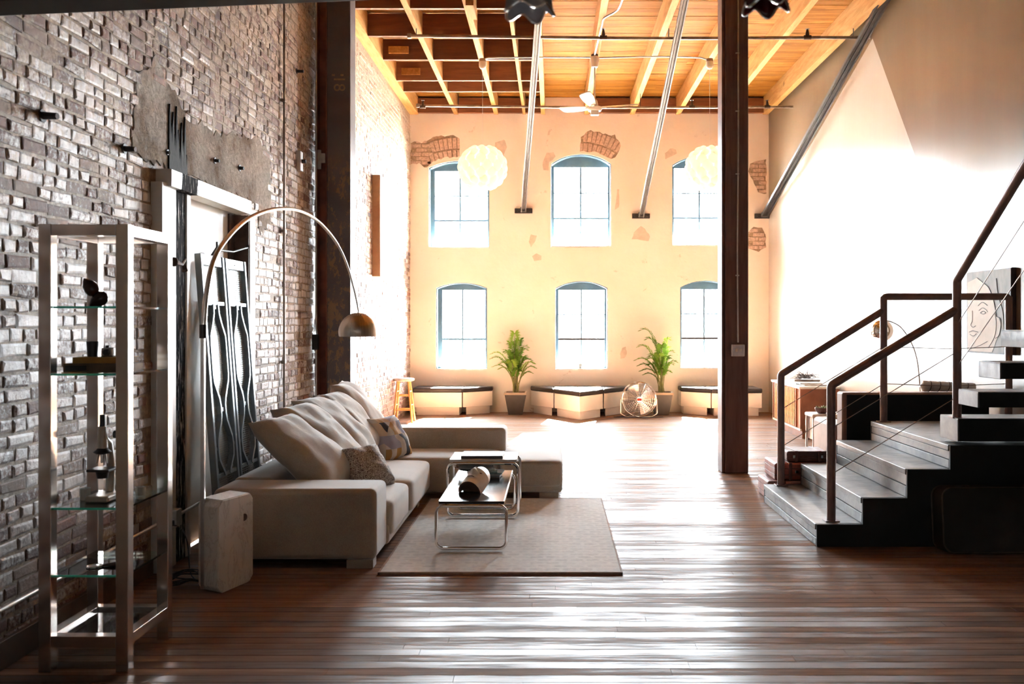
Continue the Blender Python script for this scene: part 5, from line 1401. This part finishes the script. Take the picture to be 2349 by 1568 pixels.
# ================================================================ PALMS
M_pot = pm('charcoal_planter', (.075,.07,.065), .5, 0, .15, 6); M_rim = pm('tan_planter_rim', (.40,.30,.22), .6, 0, .1, 8)
M_soil = pm('dark_soil', (.05,.035,.025), .95, 0, .4, 40)
m, nt, b = newmat('palm_leaf'); M_leaf = m
nt.nodes.remove(b); out = nt.nodes['Material Output']
oi = N(nt, 'ShaderNodeObjectInfo').outputs['Random']
cc = ramp(nt, math_(nt, 'ADD', math_(nt, 'MULTIPLY', oi, .6), math_(nt, 'MULTIPLY', noise(nt, pos(nt), 14, 3), .4)), [(.1, (.075,.18,.025)), (.5, (.19,.36,.05)), (.9, (.38,.54,.09))])
lk(nt, N(nt, 'ShaderNodeMixShader', i0=.45, i1=N(nt, 'ShaderNodeBsdfDiffuse', Color=cc).outputs[0], i2=N(nt, 'ShaderNodeBsdfTranslucent', Color=cc).outputs[0]).outputs[0], out.inputs[0])
M_stem = pm('green_brown_stem', (.20,.20,.06), .6, 0, .3, 20)
def palm(x, y, fr_, label, seed, tw=.18, ph=.38):
    rr = random.Random(seed)
    t = thing('potted_palm', (x, y, 0), label, 'plant', 'potted palms between the benches')
    g = G(); bw = tw*.66
    q0 = [(x-bw,y-bw),(x+bw,y-bw),(x+bw,y+bw),(x-bw,y+bw)]; q1 = [(x-tw,y-tw),(x+tw,y-tw),(x+tw,y+tw),(x-tw,y+tw)]
    g.add([(a,b_,0) for a,b_ in q0]+[(a,b_,ph-.04) for a,b_ in q1], [(0,3,2,1),(4,5,6,7),(0,1,5,4),(1,2,6,5),(2,3,7,6),(3,0,4,7)])
    g.build('pot', M_pot, t, bevel=.006)
    g = G(); o2 = tw+.012; i2 = tw-.02
    for a in (((x-o2),(x+o2),(y-o2),(y-i2)), ((x-o2),(x+o2),(y+i2),(y+o2)), ((x-o2),(x-i2),(y-i2),(y+i2)), ((x+i2),(x+o2),(y-i2),(y+i2))): g.box(*a, ph-.0395, ph)
    g.build('pot_rim', M_rim, t)
    G().box(x-i2, x+i2, y-i2, y+i2, ph-.0395, ph-.02).build('soil', M_soil, t)
    for az, reach, top, Lf in fr_:
        bx_ = x+rr.uniform(-.05, .05); byy = y+rr.uniform(-.05, .05)
        pts = []; n = 12
        for i in range(n+1):
            u = i/n
            r = reach*(u**1.7); z = ph-.03+(top-ph)*math.sin(min(1, u*1.12)*PI/2)-(max(0, u-.78)*.5*reach)
            pts.append(Vector((bx_+r*math.cos(az), byy+r*math.sin(az)*.75, z)))
        fo = thing_part = None
        g = G(); g.tube(pts, [.008*(1-.8*i/n)+.001 for i in range(n+1)], 5); stem = g.build('stem', M_stem, t, smooth=True)
        g = G()
        st_i = 5
        for i in range(st_i*4, n*4+1):
            u = i/(n*4); k = min(n-1, int(u*n)); f_ = u*n-k; p = pts[k].lerp(pts[k+1], f_); d = (pts[k+1]-pts[k]).normalized()
            w_ = (u-st_i/n)/(1-st_i/n); ll = Lf*math.sin(PI*min(1, .22+w_*.78))**.7*(1.0)
            side, up_ = frame(d)
            for sg in (-1, 1):
                dr_ = (side*sg*(1-.55*w_)+d*(.45+.8*w_)+up_*.25+Vector((0,0,-.1))).normalized()
                L = ll*rr.uniform(.8, 1.1); wv_ = up_.cross(dr_).normalized()*.0105
                q1_ = p+dr_*L*.5+Vector((0,0,-.03*L)); q2_ = p+dr_*L+Vector((0,0,-.28*L))
                g.add([p, q1_-wv_, q1_+wv_, q2_], [(0,1,2),(1,3,2)])
        g.build('frond', M_leaf, t, fix=False)
X_ = lambda px, y: (px-1268)*y/2150
rr4 = random.Random(3)
fr1 = [(2.9, .44, 1.02, .15), (3.2, .40, .88, .14), (.1, .32, .98, .14), (-.3, .34, .86, .13), (1.6, .10, 1.42, .16), (1.2, .16, 1.30, .15), (2.2, .16, 1.25, .15), (-1.6, .22, 1.08, .16), (-2.2, .28, .95, .15), (-.9, .28, 1.02, .15), (.6, .26, 1.15, .14), (2.6, .26, 1.10, .14), (-1.2, .30, .82, .14), (-2.8, .34, .84, .13), (.3, .30, .76, .12), (-1.8, .16, .95, .15), (3.0, .42, 1.10, .15), (2.7, .30, .92, .15), (0, .24, 1.2, .14), (-.6, .36, .94, .14), (2.0, .2, 1.0, .14), (-2.5, .2, 1.12, .14)]
palm(X_(1183, 16.05), 16.02, fr1, 'left potted palm in dark square planter between two benches', 4)
fr2 = [(2.75, .44, 1.50, .17), (2.6, .34, 1.34, .17), (2.95, .46, 1.00, .16), (3.3, .44, .82, .15), (.5, .16, 1.32, .15), (.2, .26, 1.12, .14), (-.2, .28, .95, .13), (-1.5, .14, 1.20, .16), (-1.9, .22, 1.06, .16), (-2.4, .32, .92, .15), (-1.0, .20, 1.02, .15), (3.0, .34, .74, .13), (1.6, .1, 1.2, .15), (-.5, .24, .78, .12), (2.7, .40, 1.22, .17), (2.4, .28, 1.05, .16), (3.1, .38, .9, .15), (.4, .2, .9, .14), (-1.7, .3, .85, .14), (-2.9, .3, 1.0, .15)]
palm(X_(1517, 15.95), 15.95, fr2, 'right potted palm leaning left behind the chrome floor fan', 6, .175, .385)

# ================================================================ FLOOR FAN
ff = thing('floor_fan', (1.44, 15.55, 0), 'round chrome drum floor fan with red hub, before the right palm', 'fan')
fc = Vector((X_(1465.5, 15.5), 15.5, EYE-(915-740)*15.5/2150)); fr_ = .282
for yy_ in (-.07, .07):
    G().tube([fc+Vector((fr_*math.cos(a), yy_, fr_*math.sin(a))) for a in [2*PI*i/48 for i in range(48)]], .007, 6, closed=True).build('cage_ring', M_chrome, ff, smooth=True)
g = G()
for r in (.07, .10, .13, .16, .19, .22, .25):
    g.tube([fc+Vector((r*math.cos(a), -.075-.02*(1-r/fr_), r*math.sin(a))) for a in [2*PI*i/40 for i in range(40)]], .0018, 4, closed=True)
for i in range(16):
    a = 2*PI*i/16; g.tube([fc+Vector((.05*math.cos(a), -.095, .05*math.sin(a))), fc+Vector((fr_*math.cos(a), -.07, fr_*math.sin(a)))], .0022, 4)
g.build('front_grille', M_chrome, ff, kind='stuff')
g = G()
for i in range(24):
    a = 2*PI*i/24; g.tube([fc+Vector((fr_*math.cos(a), -.07, fr_*math.sin(a))), fc+Vector((fr_*math.cos(a), .07, fr_*math.sin(a)))], .0025, 4)
    g.tube([fc+Vector((.05*math.cos(a), .085, .05*math.sin(a))), fc+Vector((fr_*math.cos(a), .07, fr_*math.sin(a)))], .002, 4)
g.build('rear_grille', M_chrome, ff, kind='stuff')
for k in range(4):
    a0 = k*PI/2+.5
    g = G(); g.grid(lambda u, v: fc+Vector(((.05+u*.20)*math.cos(a0+(v-.5)*(.9-.1*u)), -.03+(v-.5)*.09, (.05+u*.20)*math.sin(a0+(v-.5)*(.9-.1*u)))), 8, 6)
    o = g.build('fan_blade', M_alu, ff, smooth='all')
G().tube([fc+Vector((0, .08, 0)), fc+Vector((0, -.05, 0))], .045, 20).build('motor', M_darksteel, ff, smooth=True)
M_red = pm('red_badge', (.60,.03,.02), .4, 0, .05, 5)
hb = G().tube([fc+Vector((0, -.088, 0)), fc+Vector((0, -.10, 0))], .047, 24).build('hub_cap', M_chrome, ff, smooth=True)
G().box(fc.x-.04, fc.x+.04, fc.y-.104, fc.y-.1005, fc.z-.02, fc.z+.02).build('red_badge', M_red, hb, bevel=.004, seg=1)
g = G(); z0 = .012
g.tube(roundpath([fc+Vector((-fr_-.015, 0, 0)), Vector((fc.x-fr_-.02, fc.y, .06)), Vector((fc.x-fr_+.07, fc.y-.06, z0)), Vector((fc.x+fr_-.07, fc.y-.06, z0)), Vector((fc.x+fr_+.02, fc.y, .06)), fc+Vector((fr_+.015, 0, 0))], .03, 4, closed=False), .010, 8)
g.build('stand', M_chrome, ff, smooth=True)
G().tube(catmull([(fc.x-.1, fc.y+.1, .05), (fc.x-.25, fc.y+.05, .01), (fc.x-.42, fc.y-.02, .008), (fc.x-.35, fc.y-.07, .008), (fc.x-.2, fc.y-.06, .008), (fc.x+.1, fc.y-.12, .008), (fc.x+.4, fc.y-.02, .008)], 4), .005, 6).build('cord', M_black, ff, smooth=True)

# ================================================================ SILL PLANTS
def sillpot(px, r, h, mat, label, spikes=0, flare=1.3):
    y = YB+.10; x = X_(px, y); z = .762
    t = thing('sill_plant', (x, y, z), label, 'plant')
    G().lathe([(.001,0),(r/flare,0),(r,h),(r*.85,h),(r*.8,h*.8),(.001,h*.8)], 6 if mat is M_pot else 20, T(x, y, z)).build('pot', mat, t, smooth=True)
    g = G()
    for i in range(spikes):
        a = rr4.uniform(0, 2*PI); c = Vector((x, y, z+h*.8)); g.tube([c, c+Vector((math.cos(a)*.02, math.sin(a)*.02, rr4.uniform(.05, .12)))], [.006, .001], 4)
    g.build('leaves', M_succ, t)
sillpot(1066, .05, .075, M_white, 'white little pot on the lower left window sill', 8)
sillpot(1331, .062, .075, M_pot, 'dark faceted pot with a tiny plant on the lower middle sill', 10, 1.9)
sillpot(1573, .035, .06, M_white, 'tiny pale pot on the lower right window sill', 6)

# ================================================================ SCALLOPED SHADES HANGING CLOSE TO THE VIEWPOINT
def scallop(px, py, y, r, mat, label, n=5):
    s = 2150/y; x = (px-1268)/s; z = EYE+(740-py)/s
    t = thing('hanging_shade', (x, y, z+.3), label, 'lamp')
    g = G()
    def fn(u, v):
        a = 2*PI*u; k = 1+.10*math.cos(n*a)*v**2
        rr_3 = r*(.22+.78*math.sin(v*PI/2)**.8)*k
        return (x+rr_3*math.cos(a), y+rr_3*math.sin(a), z+.11-.11*v**1.3-.012*math.cos(n*a)*v**3)
    g.grid(fn, 60, 12); o = g.build('shade', mat, t, smooth='all', weld=True); md = o.modifiers.new('solid', 'SOLIDIFY'); md.thickness = .004
    G().tube([(x, y, z+.10), (x, y, 3.0)], .006, 8).build('rod', M_darksteel, t, smooth=True)
    G().tube([(x, y, z+.05), (x, y, z+.12)], .018, 12).build('lamp_holder', M_chrome, t, smooth=True)
    g = G(); g.tube([fn(i/60, 1.0) for i in range(60)], .0035, 6, closed=True); g.build('rim', M_chrome, t, smooth=True)
def frosted(name, col):
    m, nt, b = newmat(name); nt.nodes.remove(b); out = nt.nodes['Material Output']
    c = mix(nt, noise(nt, opos(nt), 9, 3), tuple(x*.85 for x in col), col)
    a = N(nt, 'ShaderNodeMixShader', i0=.5, i1=N(nt, 'ShaderNodeBsdfDiffuse', Color=c).outputs[0], i2=N(nt, 'ShaderNodeBsdfTranslucent', Color=c).outputs[0]).outputs[0]
    lk(nt, N(nt, 'ShaderNodeMixShader', i0=.08, i1=a, i2=N(nt, 'ShaderNodeBsdfGlossy', Roughness=.2).outputs[0]).outputs[0], out.inputs[0]); return m
M_greyglass = frosted('grey_frosted_shade', (.42,.40,.41)); M_oxblood = frosted('dark_oxblood_shade', (.12,.02,.025))
scallop(1212, 26, 2.7, .068, M_greyglass, 'blurred grey scalloped lamp shade hanging at the top edge of view')
scallop(1756, 16, 2.7, .062, M_oxblood, 'blurred oxblood scalloped lamp shade hanging at top, over the brown column')
